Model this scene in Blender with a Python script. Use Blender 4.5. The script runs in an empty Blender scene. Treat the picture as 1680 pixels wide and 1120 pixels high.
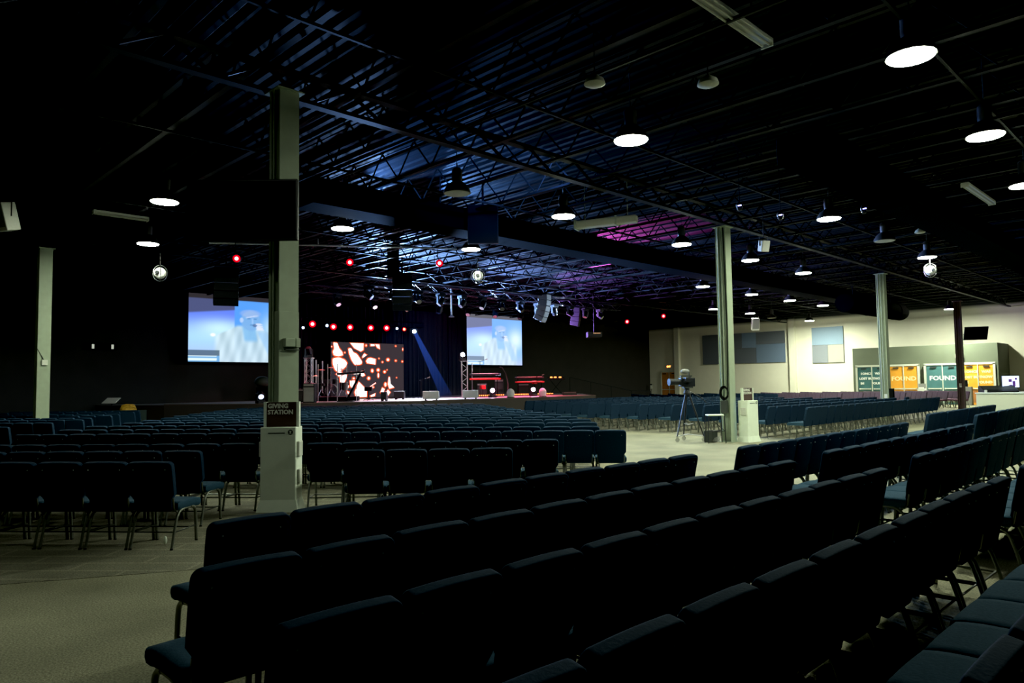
import bpy, bmesh, math, random
from mathutils import Vector, Matrix
random.seed(7)
D = bpy.data
sc = bpy.context.scene
COL = sc.collection
PI = math.pi
# ---------------------------------------------------------------- camera
TH, PITCH, ROLL, EYE, FPX = math.radians(44.64), 0.0589, 0.0141, 1.64, 1181.0
def to_hall(v):
    return Vector((math.cos(TH)*v[0]+math.sin(TH)*v[1], -math.sin(TH)*v[0]+math.cos(TH)*v[1], v[2]))
def cam_axes():
    f = Vector((0, math.cos(PITCH), math.sin(PITCH))); U = Vector((0, -math.sin(PITCH), math.cos(PITCH))); R = Vector((1, 0, 0))
    R2 = R*math.cos(ROLL)-U*math.sin(ROLL); U2 = U*math.cos(ROLL)+R*math.sin(ROLL)
    return to_hall(R2), to_hall(U2), to_hall(f)
CR, CU, CF = cam_axes()
cd = D.cameras.new('camera'); cam = D.objects.new('camera', cd); COL.objects.link(cam)
cd.sensor_width = 36; cd.lens = FPX/1680*36; cd.clip_end = 200; cd.clip_start = 0.05
m = Matrix((( CR.x, CU.x, -CF.x, 0), (CR.y, CU.y, -CF.y, 0), (CR.z, CU.z, -CF.z, EYE), (0, 0, 0, 1)))
cam.matrix_world = m
sc.camera = cam
def view_xyz(u, v, z):
    q = Vector((u, v, z-EYE)); d = q.dot(CF)
    return (840+FPX*q.dot(CR)/d, 560-FPX*q.dot(CU)/d, d) if d > .05 else (-9999, -9999, d)

# ---------------------------------------------------------------- materials
def pmat(name, col, rough=.6, metal=0., var=.12, scale=30., bump=0., emit=None, estr=0., spec=.3):
    mt = D.materials.new(name); mt.use_nodes = True
    nt = mt.node_tree; b = nt.nodes['Principled BSDF']
    tc = nt.nodes.new('ShaderNodeTexCoord'); no = nt.nodes.new('ShaderNodeTexNoise'); no.inputs['Scale'].default_value = scale
    no.inputs['Detail'].default_value = 3
    nt.links.new(tc.outputs['Object'], no.inputs['Vector'])
    mp = nt.nodes.new('ShaderNodeMapRange'); mp.inputs['To Min'].default_value = 1-var; mp.inputs['To Max'].default_value = 1+var
    nt.links.new(no.outputs['Fac'], mp.inputs['Value'])
    mx = nt.nodes.new('ShaderNodeVectorMath'); mx.operation = 'SCALE'; mx.inputs[0].default_value = col[:3]
    nt.links.new(mp.outputs['Result'], mx.inputs['Scale']); nt.links.new(mx.outputs['Vector'], b.inputs['Base Color'])
    b.inputs['Roughness'].default_value = rough; b.inputs['Metallic'].default_value = metal
    b.inputs['Specular IOR Level'].default_value = spec
    if bump:
        bp = nt.nodes.new('ShaderNodeBump'); bp.inputs['Strength'].default_value = bump; bp.inputs['Distance'].default_value = .01
        nt.links.new(no.outputs['Fac'], bp.inputs['Height']); nt.links.new(bp.outputs['Normal'], b.inputs['Normal'])
    if emit:
        b.inputs['Emission Color'].default_value = (*emit, 1); b.inputs['Emission Strength'].default_value = estr
    return mt
def emat(name, col, s):
    mt = D.materials.new(name); mt.use_nodes = True; nt = mt.node_tree; nt.nodes.clear()
    o = nt.nodes.new('ShaderNodeOutputMaterial'); e = nt.nodes.new('ShaderNodeEmission')
    e.inputs['Color'].default_value = (*col, 1); e.inputs['Strength'].default_value = s
    nt.links.new(e.outputs[0], o.inputs['Surface']); return mt
def vcmat(name, s):
    mt = emat(name, (1, 1, 1), s); nt = mt.node_tree
    a = nt.nodes.new('ShaderNodeAttribute'); a.attribute_name = 'Col'
    nt.links.new(a.outputs['Color'], nt.nodes['Emission'].inputs['Color']); return mt
M = dict(
    blue=pmat('blue_fabric', (.025, .056, .088), .9, var=.25, scale=60, bump=.25, spec=.04),
    backshade=pmat('shaded_back_fabric', (.013, .028, .052), .9, var=.25, scale=60, bump=.2, spec=.04),  # darker copy of the seat blue, shade on the backs put into colour
    purple=pmat('purple_fabric', (.12, .045, .085), .85, var=.35, scale=8, bump=.2),
    plum=pmat('plum_back_fabric', (.10, .065, .10), .85, var=.35, scale=8),
    frame=pmat('chair_frame_metal', (.16, .17, .14), .38, .6, var=.15, scale=80),
    rack=pmat('dark_rack_wire', (.06, .065, .06), .4, .7),
    glide=pmat('black_plastic', (.012, .012, .012), .5),
    black=pmat('matte_black', (.006, .0065, .007), .8, var=.3, spec=.05),
    blackg=pmat('satin_black', (.011, .012, .014), .4, var=.2, spec=.2),
    duct=pmat('black_duct_paint', (.0018, .0026, .0026), .95, var=.3, scale=3, spec=.02),
    steel=pmat('painted_black_steel', (.0075, .009, .011), .6, 0., var=.3, spec=.08),
    trussdark=pmat('dark_truss_metal', (.03, .032, .04), .35, .6),
    panelA=pmat('dark_slate_fabric', (.075, .085, .10), .9), panelB=pmat('dim_blue_fabric', (.10, .14, .20), .9),
    alu=pmat('truss_aluminium', (.55, .55, .58), .35, .9),
    column=pmat('grey_green_column_paint', (.30, .35, .25), .55, var=.12, scale=6),
    colbrown=pmat('dark_brown_column', (.06, .035, .028), .55, var=.12, scale=6),  # darker brown tone used on one column
    white=pmat('white_laminate', (.74, .80, .66), .5, var=.06, scale=10),
    offw=pmat('off_white_plastic', (.55, .56, .48), .5),
    brown=pmat('brown_sign_board', (.055, .032, .028), .6),
    cream=pmat('cream_reflector', (.38, .39, .31), .5),
    signtext=pmat('pale_sign_lettering', (.7, .7, .62), .6),
    dark=pmat('dark_print', (.03, .035, .03), .6),
    chrome=pmat('chrome', (.6, .6, .62), .2, 1.),
    cymbal=pmat('cymbal_bronze', (.75, .35, .2), .3, .9),
    red=pmat('red_lacquer', (.45, .02, .02), .3),
    grey=pmat('mid_grey', (.22, .22, .2), .6),
    lgrey=pmat('light_grey_cover', (.5, .5, .48), .8, bump=.3),
    yellow=pmat('yellow_cable_jacket', (.6, .35, .04), .5),
    wood=pmat('varnished_door_wood', (.42, .17, .05), .45, var=.25, scale=4),
    wframe=pmat('white_door_frame', (.5, .52, .42), .5),
    teal=pmat('teal_window_film', (.055, .15, .15), .5, var=.2, scale=2),
    orange=pmat('orange_window_film', (.75, .33, .03), .5, var=.2, scale=2),
    ftext=pmat('white_film_lettering', (.75, .8, .72), .6),
    otext=pmat('cream_film_lettering', (.95, .75, .35), .6),
    olive=pmat('olive_vestibule_paint', (.10, .115, .075), .8, var=.08, scale=2),
    panel1=pmat('blue_grey_acoustic_fabric', (.20, .27, .34), .9), panel2=pmat('slate_acoustic_fabric', (.17, .185, .20), .9),
    panel3=pmat('beige_acoustic_fabric', (.30, .29, .25), .9),
    booth=pmat('booth_laminate', (.55, .56, .38), .5, var=.05),
)
M['lampon'] = emat('lit_lamp_lens', (.90, 1.0, .78), 230)
M['lampfill'] = emat('fill_lamp_lens', (.88, 1.0, .80), 32)
M['lampwall'] = emat('bright_lamp_lens', (.92, 1.0, .82), 1100)
M['lampoff'] = pmat('unlit_lamp_lens', (.42, .43, .33), .5)
M['lampshell'] = pmat('lamp_housing', (.03, .03, .03), .5)
M['e_red'] = emat('red_led', (1, .16, .13), 7)
M['e_redhalo'] = emat('red_halo_ring', (.8, .0, .01), .75)
M['e_amber'] = emat('amber_led', (1, .35, .08), 9)
M['e_blue'] = emat('cold_blue_led', (.35, .55, 1), 20)
M['e_bluehot'] = emat('hot_blue_led', (.45, .7, 1), 90)
M['e_mag'] = emat('magenta_lens', (1, .62, .95), 12)
M['e_orange'] = emat('orange_led_dots', (1, .22, .05), 3.)
M['e_exit'] = emat('exit_letters', (1, .25, .05), 5)
M['e_white'] = emat('white_screen', (.55, .7, 1), 1.6)
M['e_ledhot'] = emat('led_flame_core', (1, .90, .84), 1.6)
M['e_ledrim'] = emat('led_flame_rim', (1, .10, .02), .8)
M['e_leddark'] = emat('led_dark_pixels', (.055, .042, .05), .6)
M['e_icon'] = emat('small_status_led', (.3, .3, 1), 6)

def carpet(name, col, pat):
    mt = pmat(name, col, .95, var=.0, bump=0); nt = mt.node_tree; b = nt.nodes['Principled BSDF']
    tc = nt.nodes.new('ShaderNodeTexCoord')
    def noise(s, d=4):
        n = nt.nodes.new('ShaderNodeTexNoise'); n.inputs['Scale'].default_value = s; n.inputs['Detail'].default_value = d
        nt.links.new(tc.outputs['Object'], n.inputs['Vector']); return n
    n1, n2 = noise(70, 2), noise(.9, 5)
    a = nt.nodes.new('ShaderNodeMapRange'); a.inputs['From Min'].default_value = .3; a.inputs['From Max'].default_value = .7
    a.inputs['To Min'].default_value = .6; a.inputs['To Max'].default_value = 1.35
    nt.links.new(n1.outputs['Fac'], a.inputs['Value'])
    c = nt.nodes.new('ShaderNodeMapRange'); c.inputs['From Min'].default_value = .3; c.inputs['From Max'].default_value = .7
    c.inputs['To Min'].default_value = .75; c.inputs['To Max'].default_value = 1.2
    nt.links.new(n2.outputs['Fac'], c.inputs['Value'])
    mu = nt.nodes.new('ShaderNodeMath'); mu.operation = 'MULTIPLY'
    nt.links.new(a.outputs[0], mu.inputs[0]); nt.links.new(c.outputs[0], mu.inputs[1])
    last = mu
    if pat:
        rot = nt.nodes.new('ShaderNodeMapping'); rot.inputs['Rotation'].default_value = (0, 0, math.radians(47.5))
        nt.links.new(tc.outputs['Object'], rot.inputs['Vector'])
        br = nt.nodes.new('ShaderNodeTexBrick'); br.inputs['Scale'].default_value = 1.0
        br.inputs['Color1'].default_value = (.85, .85, .85, 1); br.inputs['Color2'].default_value = (.72, .72, .72, 1); br.inputs['Mortar'].default_value = (1.15, 1.15, 1.15, 1)
        br.inputs['Mortar Size'].default_value = .02; br.inputs['Brick Width'].default_value = 1.1; br.inputs['Row Height'].default_value = .28
        nt.links.new(rot.outputs[0], br.inputs['Vector'])
        m2 = nt.nodes.new('ShaderNodeVectorMath'); m2.operation = 'SCALE'
        nt.links.new(br.outputs['Color'], m2.inputs[0]); nt.links.new(mu.outputs[0], m2.inputs['Scale'])
        m3 = nt.nodes.new('ShaderNodeVectorMath'); m3.operation = 'MULTIPLY'; m3.inputs[1].default_value = col
        nt.links.new(m2.outputs[0], m3.inputs[0]); nt.links.new(m3.outputs[0], b.inputs['Base Color'])
    else:
        m3 = nt.nodes.new('ShaderNodeVectorMath'); m3.operation = 'SCALE'; m3.inputs[0].default_value = col
        nt.links.new(mu.outputs[0], m3.inputs['Scale']); nt.links.new(m3.outputs[0], b.inputs['Base Color'])
    bp = nt.nodes.new('ShaderNodeBump'); bp.inputs['Strength'].default_value = .5; bp.inputs['Distance'].default_value = .01
    nt.links.new(n1.outputs['Fac'], bp.inputs['Height']); nt.links.new(bp.outputs[0], b.inputs['Normal'])
    return mt
M['carpet'] = carpet('aisle_carpet', (.235, .225, .145), False)
M['carpet2'] = carpet('patterned_seating_carpet', (.20, .19, .13), True)

# ---------------------------------------------------------------- mesh builder
class MB:
    def __init__(s): s.v = []; s.f = []; s.mi = []
    def add(s, vs, fs, mi=0):
        n = len(s.v); s.v += [tuple(v) for v in vs]; s.f += [tuple(i+n for i in f) for f in fs]; s.mi += [mi]*len(fs)
    def box(s, c, d, rz=0, rx=0, ry=0, mi=0):
        R = Matrix.Rotation(rz, 3, 'Z') @ Matrix.Rotation(ry, 3, 'Y') @ Matrix.Rotation(rx, 3, 'X')
        vs = [R @ Vector((x*d[0]/2, y*d[1]/2, z*d[2]/2))+Vector(c) for z in (-1, 1) for y in (-1, 1) for x in (-1, 1)]
        s.add(vs, [(0, 2, 3, 1), (4, 5, 7, 6), (0, 1, 5, 4), (1, 3, 7, 5), (3, 2, 6, 7), (2, 0, 4, 6)], mi); return s
    def tube(s, pts, r, n=8, mi=0, caps=True):
        pts = [Vector(p) for p in pts]; rs = r if isinstance(r, (list, tuple)) else [r]*len(pts)
        up = None; base = len(s.v); vs = []
        for i, p in enumerate(pts):
            t = (pts[min(i+1, len(pts)-1)]-pts[max(i-1, 0)]).normalized()
            if up is None: up = Vector((0, 0, 1)) if abs(t.z) < .9 else Vector((1, 0, 0))
            a = t.cross(up).normalized(); b = a.cross(t).normalized(); up = b
            for k in range(n):
                q = 2*PI*k/n+PI/n; vs.append(p+(a*math.cos(q)+b*math.sin(q))*rs[i])
        fs = [(i*n+k, i*n+(k+1) % n, (i+1)*n+(k+1) % n, (i+1)*n+k) for i in range(len(pts)-1) for k in range(n)]
        if caps: fs += [tuple(range(n-1, -1, -1)), tuple((len(pts)-1)*n+k for k in range(n))]
        s.add(vs, fs, mi); return s
    def lathe(s, prof, c=(0, 0, 0), n=20, mi=0, rot=None):
        vs = []
        for r, z in prof:
            for k in range(n):
                p = Vector((r*math.cos(2*PI*k/n), r*math.sin(2*PI*k/n), z))
                if rot: p = rot @ p
                vs.append(p+Vector(c))
        fs = [(i*n+k, i*n+(k+1) % n, (i+1)*n+(k+1) % n, (i+1)*n+k) for i in range(len(prof)-1) for k in range(n)]
        fs += [tuple(range(n-1, -1, -1)), tuple((len(prof)-1)*n+k for k in range(n))]
        s.add(vs, fs, mi); return s
    def prism(s, pts, o, ax, ay, th, mi=0):      # outline pts in plane (o, ax, ay) with thickness along ax x ay
        o, ax, ay = Vector(o), Vector(ax), Vector(ay); nz = ax.cross(ay).normalized()
        a = [o+ax*x+ay*y-nz*th/2 for x, y in pts]; b = [p+nz*th for p in a]; n = len(pts)
        s.add(a+b, [tuple(range(n-1, -1, -1)), tuple(range(n, 2*n))]+[(i, (i+1) % n, n+(i+1) % n, n+i) for i in range(n)], mi); return s
    def quad(s, a, b, c, d, mi=0): s.add([a, b, c, d], [(0, 1, 2, 3)], mi); return s
    def sphere(s, c, r, n=12, mi=0, sc_=(1, 1, 1)):
        prof = [(max(.001, math.sin(PI*i/n)), -math.cos(PI*i/n)) for i in range(n+1)]
        vs = []
        for a, z in prof:
            for k in range(n*2 if n < 8 else 16): 
                q = 2*PI*k/(n*2 if n < 8 else 16); vs.append((c[0]+r*a*math.cos(q)*sc_[0], c[1]+r*a*math.sin(q)*sc_[1], c[2]+r*z*sc_[2]))
        nn = n*2 if n < 8 else 16
        s.add(vs, [(i*nn+k, i*nn+(k+1) % nn, (i+1)*nn+(k+1) % nn, (i+1)*nn+k) for i in range(n) for k in range(nn)], mi); return s
    def mesh(s, name, mats, smooth=False, bevel=0, seg=2):
        me = D.meshes.new(name); me.from_pydata(s.v, [], s.f)
        for mt in (mats if isinstance(mats, (list, tuple)) else [mats]): me.materials.append(mt)
        me.polygons.foreach_set('material_index', s.mi)
        if bevel:
            bm = bmesh.new(); bm.from_mesh(me); bmesh.ops.remove_doubles(bm, verts=bm.verts, dist=1e-5)
            es = [e for e in bm.edges if len(e.link_faces) == 2 and e.calc_face_angle(0) > .6]
            bmesh.ops.bevel(bm, geom=es, offset=bevel, segments=seg, profile=.6, affect='EDGES', clamp_overlap=True)
            bm.to_mesh(me); bm.free()
        if smooth:
            me.polygons.foreach_set('use_smooth', [True]*len(me.polygons))
            try: me.set_sharp_from_angle(angle=math.radians(smooth if smooth > 1 else 40))
            except Exception: pass
        me.update(); return me
    def build(s, name, mats, parent=None, loc=(0, 0, 0), rz=0, **k):
        o = D.objects.new(name, s.mesh(name, mats, **k)); COL.objects.link(o)
        o.location = loc; o.rotation_euler.z = rz
        if parent: o.parent = parent
        return o
def tag(o, label=None, cat=None, group=None, kind=None):
    if label: o['label'] = label
    if cat: o['category'] = cat
    if group: o['group'] = group
    if kind: o['kind'] = kind
    return o
def thing(name, label, cat, loc=(0, 0, 0), rz=0, group=None):
    o = D.objects.new(name, None); COL.objects.link(o); o.location = loc; o.rotation_euler = (0, 0, rz); o.empty_display_size = .2
    return tag(o, label, cat, group)
def struct(o): o['kind'] = 'structure'; return o
def copy_tree(o, parent=None):
    c = o.copy(); COL.objects.link(c); c.parent = parent
    for ch in o.children: copy_tree(ch, c)
    return c
def text_mesh(name, body, size, mat, parent, loc, rot, depth=.004, align='CENTER', sx=1., bold=0., parts=True):
    cu = D.curves.new(name, 'FONT'); cu.body = body; cu.size = size; cu.extrude = depth; cu.align_x = align; cu.align_y = 'CENTER'; cu.offset = bold
    cu.resolution_u = 2
    t = D.objects.new(name+'_tmp', cu); COL.objects.link(t)
    bpy.context.view_layer.update()
    me = D.meshes.new_from_object(t.evaluated_get(bpy.context.evaluated_depsgraph_get()))
    me.materials.clear(); me.materials.append(mat)
    D.objects.remove(t); o = D.objects.new(name, me); COL.objects.link(o)
    o.location = loc; o.rotation_euler = rot; o.scale = (sx, 1, 1)
    if parent: o.parent = parent
    return o
ORD = ['first', 'second', 'third', 'fourth', 'fifth', 'sixth', 'seventh', 'eighth', 'ninth', 'tenth', 'eleventh', 'twelfth', 'thirteenth', 'fourteenth', 'fifteenth', 'sixteenth', 'seventeenth', 'eighteenth', 'nineteenth', 'twentieth', 'twenty-first', 'twenty-second', 'twenty-third', 'twenty-fourth', 'twenty-fifth', 'twenty-sixth']

# ---------------------------------------------------------------- room shell
UW, VS, U0, V0, ZC = 53.0, 36.5, -8.0, -8.0, 7.2
struct(MB().box(((U0+UW)/2, (V0+VS)/2, -.1), (UW-U0+.4, VS-V0+.4, .2)).build('floor', M['carpet']))
fi = MB()
for poly in (((-6, 19.6), (-6, 11.5), (5.6, 5.1), (8.6, 5.9), (17.5, 17.0), (17.5, 24.0), (11.5, 27.5)), ((19.2, 8.8), (31.8, 8.8), (31.2, 23.0), (20.5, 23.5))):
    n = len(poly); fi.add([(x, y, .001) for x, y in poly]+[(x, y, .003) for x, y in poly], [tuple(range(n, 2*n))]+[(i, (i+1) % n, n+(i+1) % n, n+i) for i in range(n)])
struct(fi.build('floor_seating_inlay', M['carpet2']))
M['wdark'] = pmat('black_wall_paint', (.008, .009, .010), .8, var=.3, scale=1)
M['wback'] = pmat('dark_brown_stage_wall', (.022, .021, .019), .8, var=.25, scale=1.2)
def wall_white():
    mt = pmat('off_white_block_wall', (.60, .58, .46), .8, var=.05, scale=2); nt = mt.node_tree; b = nt.nodes['Principled BSDF']
    tc = nt.nodes.new('ShaderNodeTexCoord'); sp = nt.nodes.new('ShaderNodeSeparateXYZ'); nt.links.new(tc.outputs['Object'], sp.inputs[0])
    mr = nt.nodes.new('ShaderNodeMapRange'); mr.inputs['From Min'].default_value = 6.0; mr.inputs['From Max'].default_value = 6.25
    nt.links.new(sp.outputs['Z'], mr.inputs['Value'])
    mx = nt.nodes.new('ShaderNodeMix'); mx.data_type = 'RGBA'; mx.inputs['B'].default_value = (.012, .014, .014, 1)
    src = b.inputs['Base Color'].links[0].from_socket
    nt.links.new(mr.outputs[0], mx.inputs['Factor']); nt.links.new(src, mx.inputs['A']); nt.links.new(mx.outputs['Result'], b.inputs['Base Color'])
    return mt
M['wwhite'] = wall_white()
struct(MB().box((UW+.15, (V0+VS)/2, ZC/2), (.3, VS-V0, ZC)).build('wall_right', M['wwhite']))
struct(MB().box(((U0+UW)/2, VS+.15, ZC/2), (UW-U0+.6, .3, ZC)).build('wall_stage', M['wback']))
struct(MB().box((U0-.15, (V0+VS)/2, ZC/2), (.3, VS-V0, ZC)).build('wall_left', M['wdark']))
struct(MB().box(((U0+UW)/2, V0-.15, ZC/2), (UW-U0+.6, .3, ZC)).build('wall_back', M['wdark']))
# corrugated deck ceiling
mb = MB(); k = 0; w = .28; x = U0
prof = []
while x < UW+.1:
    prof += [(x, 0), (x+.1, 0), (x+.14, .04), (x+.24, .04)]; x += w
for i in range(len(prof)-1):
    (a, za), (b, zb) = prof[i], prof[i+1]
    mb.quad((a, V0-.1, ZC+za), (a, VS+.1, ZC+za), (b, VS+.1, ZC+zb), (b, V0-.1, ZC+zb))
M['deck'] = pmat('dark_painted_deck', (.0075, .0085, .010), .7, var=.3, scale=2, spec=.05)
struct(mb.build('ceiling', M['deck']))
# baseboard & pilasters on the end wall
struct(MB().box((UW-.02, 9.0, .08), (.04, 34, .16)).build('baseboard_right', M['wdark']))
for i, v in enumerate((23.6, 33.6, 6.2, 4.2)):
    struct(MB().box((UW-.15, v, 3.2), (.3, .45, 6.4)).build('trim_%d' % (i+1), M['wwhite']))

# ---------------------------------------------------------------- vestibule with the doors
UB, VB0, VB1, HB = 50.0, 10.07, 18.3, 3.68
mb = MB(); mb.box(((UB+UW)/2+.05, (VB0+VB1)/2, HB/2), (UW-UB-.1, VB1-VB0, HB))
ves = struct(mb.build('wall_vestibule', M['olive'], bevel=.02, seg=1))
struct(MB().box((UB-.02, VB0+.0, HB/2-.02), (.08, .08, HB-.04)).build('trim_5', M['olive']))
def door(n, v0, v1, film, tmat, words, h=2.42, u=UB):
    r = D.objects.new('door_%d' % n, None); COL.objects.link(r); struct(r); r.location = (u, (v0+v1)/2, 0)
    w = abs(v1-v0)
    f = MB(); f.box((-.05, -w/2-.06, h/2+.03), (.12, .12, h+.06)); f.box((-.05, w/2+.06, h/2+.03), (.12, .12, h+.06)); f.box((-.05, 0, h+.06), (.12, w+.24, .12))
    f.build('door_frame', M['wframe'], r)
    for s in (-1, 1):
        lf = MB().box((-.05, s*w/4, h/2), (.05, w/2-.03, h-.02)).build('door_leaf', film, r, bevel=.006, seg=1)
        MB().box((-.10, s*w/4, .98), (.04, w/2-.16, .06)).box((-.085, s*(w/4-.33), .98), (.05, .05, .1)).box((-.085, s*(w/4+.33), .98), (.05, .05, .1)).build('push_bar', M['wframe'], lf, bevel=.006, seg=1)
        MB().box((-.10, s*(w/4+.05), h-.12), (.06, .32, .07)).build('door_closer', M['dark'], lf)
        MB().box((-.081, s*w/4, .5), (.012, w/2-.16, .72)).build('kick_panel', M['olive'] if film is M['teal'] else M['wood'], lf)
    MB().box((-.085, 0, h/2), (.06, .05, h)).build('centre_stile', M['wframe'], r)
    rot = (PI/2, 0, -PI/2)
    for (txt, z, sz, dv) in words:
        text_mesh('door_lettering', txt, sz, tmat, r, (-.085, dv, z), rot, .002, sx=1.12, bold=.012)
    return r
long_ = lambda: [('I', 1.98, .19, .66), ('ONCE', 1.98, .19, .30), ('WAS', 1.98, .19, -.42), ('LOST BUT', 1.66, .19, .32), ('NOW', 1.66, .19, -.44), ('IM', 1.34, .19, .62), ('FOUND', 1.34, .19, -.34)]
short_ = lambda: [('FOUND', 1.62, .37, 0)]
door(1, 16.15, 17.95, M['teal'], M['ftext'], long_())
door(2, 14.35, 15.95, M['orange'], M['otext'], short_())
door(3, 12.05, 13.85, M['teal'], M['ftext'], short_())
door(4, 10.30, 11.85, M['orange'], M['otext'], long_())
door(5, 33.75, 35.25, M['wood'], M['dark'], [], 2.45, UW)
def exit_sign(loc, label):
    e = thing('exit_sign', label, 'exit sign', loc, 0)
    MB().box((0, 0, 0), (.08, .42, .26)).build('sign_box', M['offw'], e, bevel=.01, seg=1)
    text_mesh('exit_lettering', 'EXIT', .19, M['e_exit'], e, (-.045, 0, 0), (PI/2, 0, -PI/2), .003, bold=.006)
    MB().box((0.03, 0, .15), (.05, .1, .05)).build('mounting_plate', M['offw'], e)
exit_sign((UB-.06, 12.0, 2.95), 'lit exit sign on the olive wall between teal and orange doors')
exit_sign((UW-.06, 34.5, 2.93), 'lit orange exit sign above wooden double doors in far dark corner')
# stage-side short wall darkness beside the corner doors
# acoustic panels on the end wall
def panel(v0, v1, z0, z1, cells, label):
    r = thing('acoustic_panel', label, 'wall panel', (UW-.07, (v0+v1)/2, (z0+z1)/2), 0, 'acoustic panels on the end wall')
    for (a0, a1, b0, b1, mt) in cells:
        w, h = (v1-v0), (z1-z0)
        MB().box((0, -w/2+w*(a0+a1)/2, -h/2+h*(b0+b1)/2), (.08, w*(a1-a0)-.01, h*(b1-b0)-.01)).build('fabric_tile', M[mt], r, bevel=.01, seg=1)
panel(19.9, 22.15, 2.85, 5.45, [(0, 1, .5, 1, 'panel1'), (.5, 1, 0, .5, 'panel2'), (0, .5, 0, .5, 'panel3')], 'pale blue and beige square acoustic panel left of the vestibule')
panel(24.2, 31.2, 3.0, 5.4, [(0, .33, 0, .6, 'panelB'), (0, .33, .6, 1, 'panelA'), (.33, .5, .5, 1, 'panelB'), (.33, .66, 0, .5, 'panelA'), (.5, .66, .5, 1, 'panelA'), (.66, 1, 0, 1, 'panelA')], 'wide slate blue acoustic panel on end wall behind the camera column')
panel(6.6, 8.9, 2.95, 5.5, [(0, 1, .5, 1, 'panel1'), (0, .5, 0, .5, 'panel2'), (.5, 1, 0, .5, 'panel3')], 'grey acoustic panel at right edge of photo beyond vestibule')
for (v, z, lab) in ((19.0, 1.35, 'small dark dispenser on stand against the white wall'), (36.0, 1.3, 'small white dispenser on stand beside wooden double doors')):
    r = thing('sanitizer_stand', lab, 'dispenser', (UW-.35 if v < 30 else UW-.6, v, 0))
    MB().tube([(0, 0, .02), (0, 0, 1.1)], .02).build('pole', M['black'], r); MB().lathe([(.15, 0), (.15, .02)]).build('base', M['black'], r)
    MB().box((0, 0, 1.2), (.14, .16, .3)).build('dispenser_body', M['red'] if v < 30 else M['offw'], r, bevel=.02)
    MB().box((0, 0, 1.42), (.12, .14, .12)).build('bottle_cap', M['dark'], r, bevel=.02)
# low white donation box & papers between doors
r = thing('literature_stand', 'small white brochure stand between orange and teal doors', 'stand', (UB-.3, 14.08, 0))
MB().box((0, 0, .5), (.3, .42, 1.0)).build('cabinet', M['offw'], r, bevel=.01); MB().box((.08, 0, 1.15), (.06, .4, .3)).build('header_card', M['grey'], r); MB().box((-.08, 0, 1.04), (.12, .25, .07)).build('paper_pile', M['white'], r)
r = thing('offering_box', 'pale box with dark slot unit before the right orange doors', 'box', (UB-.8, 11.5, 0))
MB().box((0, 0, .55), (.35, .5, 1.1)).build('cabinet', M['grey'], r, bevel=.01); MB().box((0, 0.05, 1.3), (.1, .16, .4)).build('reader', M['black'], r, bevel=.01)

# ---------------------------------------------------------------- columns
def column(u, v, h, label, mat, extra=None):
    r = thing('steel_column', label, 'column', (u, v, 0), 0)
    mb = MB(); W, T = .30, .026
    mb.box((0, -W/2+T/2, h/2), (W, T, h)); mb.box((0, W/2-T/2, h/2), (W, T, h)); mb.box((0, 0, h/2), (T, W-2*T, h))
    mb.box((0, 0, .01), (.4, .4, .02)); mb.box((0, 0, h-.01), (.42, .42, .02))
    mb.build('column_shaft', mat, r)
    MB().tube([(-W/2-.03, .06, .3), (-W/2-.03, .06, h)], .022).tube([(-W/2-.03, -.03, 1.2), (-W/2-.03, -.03, h)], .013).build('conduit', mat, r)
    return r
c1 = column(4.93, 9.67, 5.95, 'tall grey green steel column rising behind nearest giving station', M['column'])
# enclosed lower half of the nearest column and its switch box
MB().box((0, 0, .96+.6), (.31, .31, 1.12+1.2)).build('column_casing', M['column'], c1, bevel=.006, seg=1)
sb = MB().box((-.02, -.2, 2.27), (.15, .09, .12)).box((.11, -.19, 2.27), (.07, .07, .13)).build('switch_box', M['column'], c1, bevel=.008)
MB().box((.03, -.19, 2.17), (.22, .05, .015)).build('box_ledge', M['dark'], sb)
c2 = column(17.88, 9.82, 5.85, 'pale steel column beside camera tripod and second giving station', M['column'])
MB().tube([(-.18, -.1, 1.2), (-.18, -.14, 3), (-.17, -.1, 5.8)], .016).build('cable', M['black'], c2)
cc = MB()
for k in range(6):
    a = .13+.012*k; cc.tube([(-.2-.008*k, .02+a*.7*math.sin(q*PI/8), 1.32+a*math.cos(q*PI/8)) for q in range(17)], .009, 5)
tag(cc.build('cable_coil', M['black'], None, (17.88, 9.78, 0)), 'coil of black cable hung on column beside camera tripod', 'cable')
cr = MB(); cr.box((-.2, 0, .95), (.06, .2, .34)); cr.build('junction_box', M['dark'], c2, bevel=.01)
c3 = column(30.8, 10.03, 5.85, 'grey green column in front of the left teal doors', M['column'])
MB().box((.02, -.22, 1.0), (.2, .14, .5)).build('wall_speaker', M['black'], c3, bevel=.01)
MB().box((-.16, -.05, .95), (.02, .12, .16)).build('outlet_cover', M['offw'], c3)
c4 = column(42.5, 10.2, 5.6, 'dark brown column between teal doors and right orange doors', M['colbrown'])
MB().box((-.16, 0, 1.25), (.02, .13, .2)).build('switch_plate', M['offw'], c4)
c5 = column(5.0, 24.5, 5.8, 'lone column at far left before the dark stage wing', M['column'])
MB().box((-.02, 0, 2.9), (.33, .33, 5.75)).build('column_casing', M['column'], c5, bevel=.006, seg=1)
MB().box((.0, -.19, 2.45), (.14, .05, .15)).build('notice_card', M['offw'], c5)
MB().tube([(-.19, -.16, 2.85), (-.06, -.18, 2.6), (-.02, -.2, 2.5)], .01).build('loose_cable', M['dark'], c5)

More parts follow.
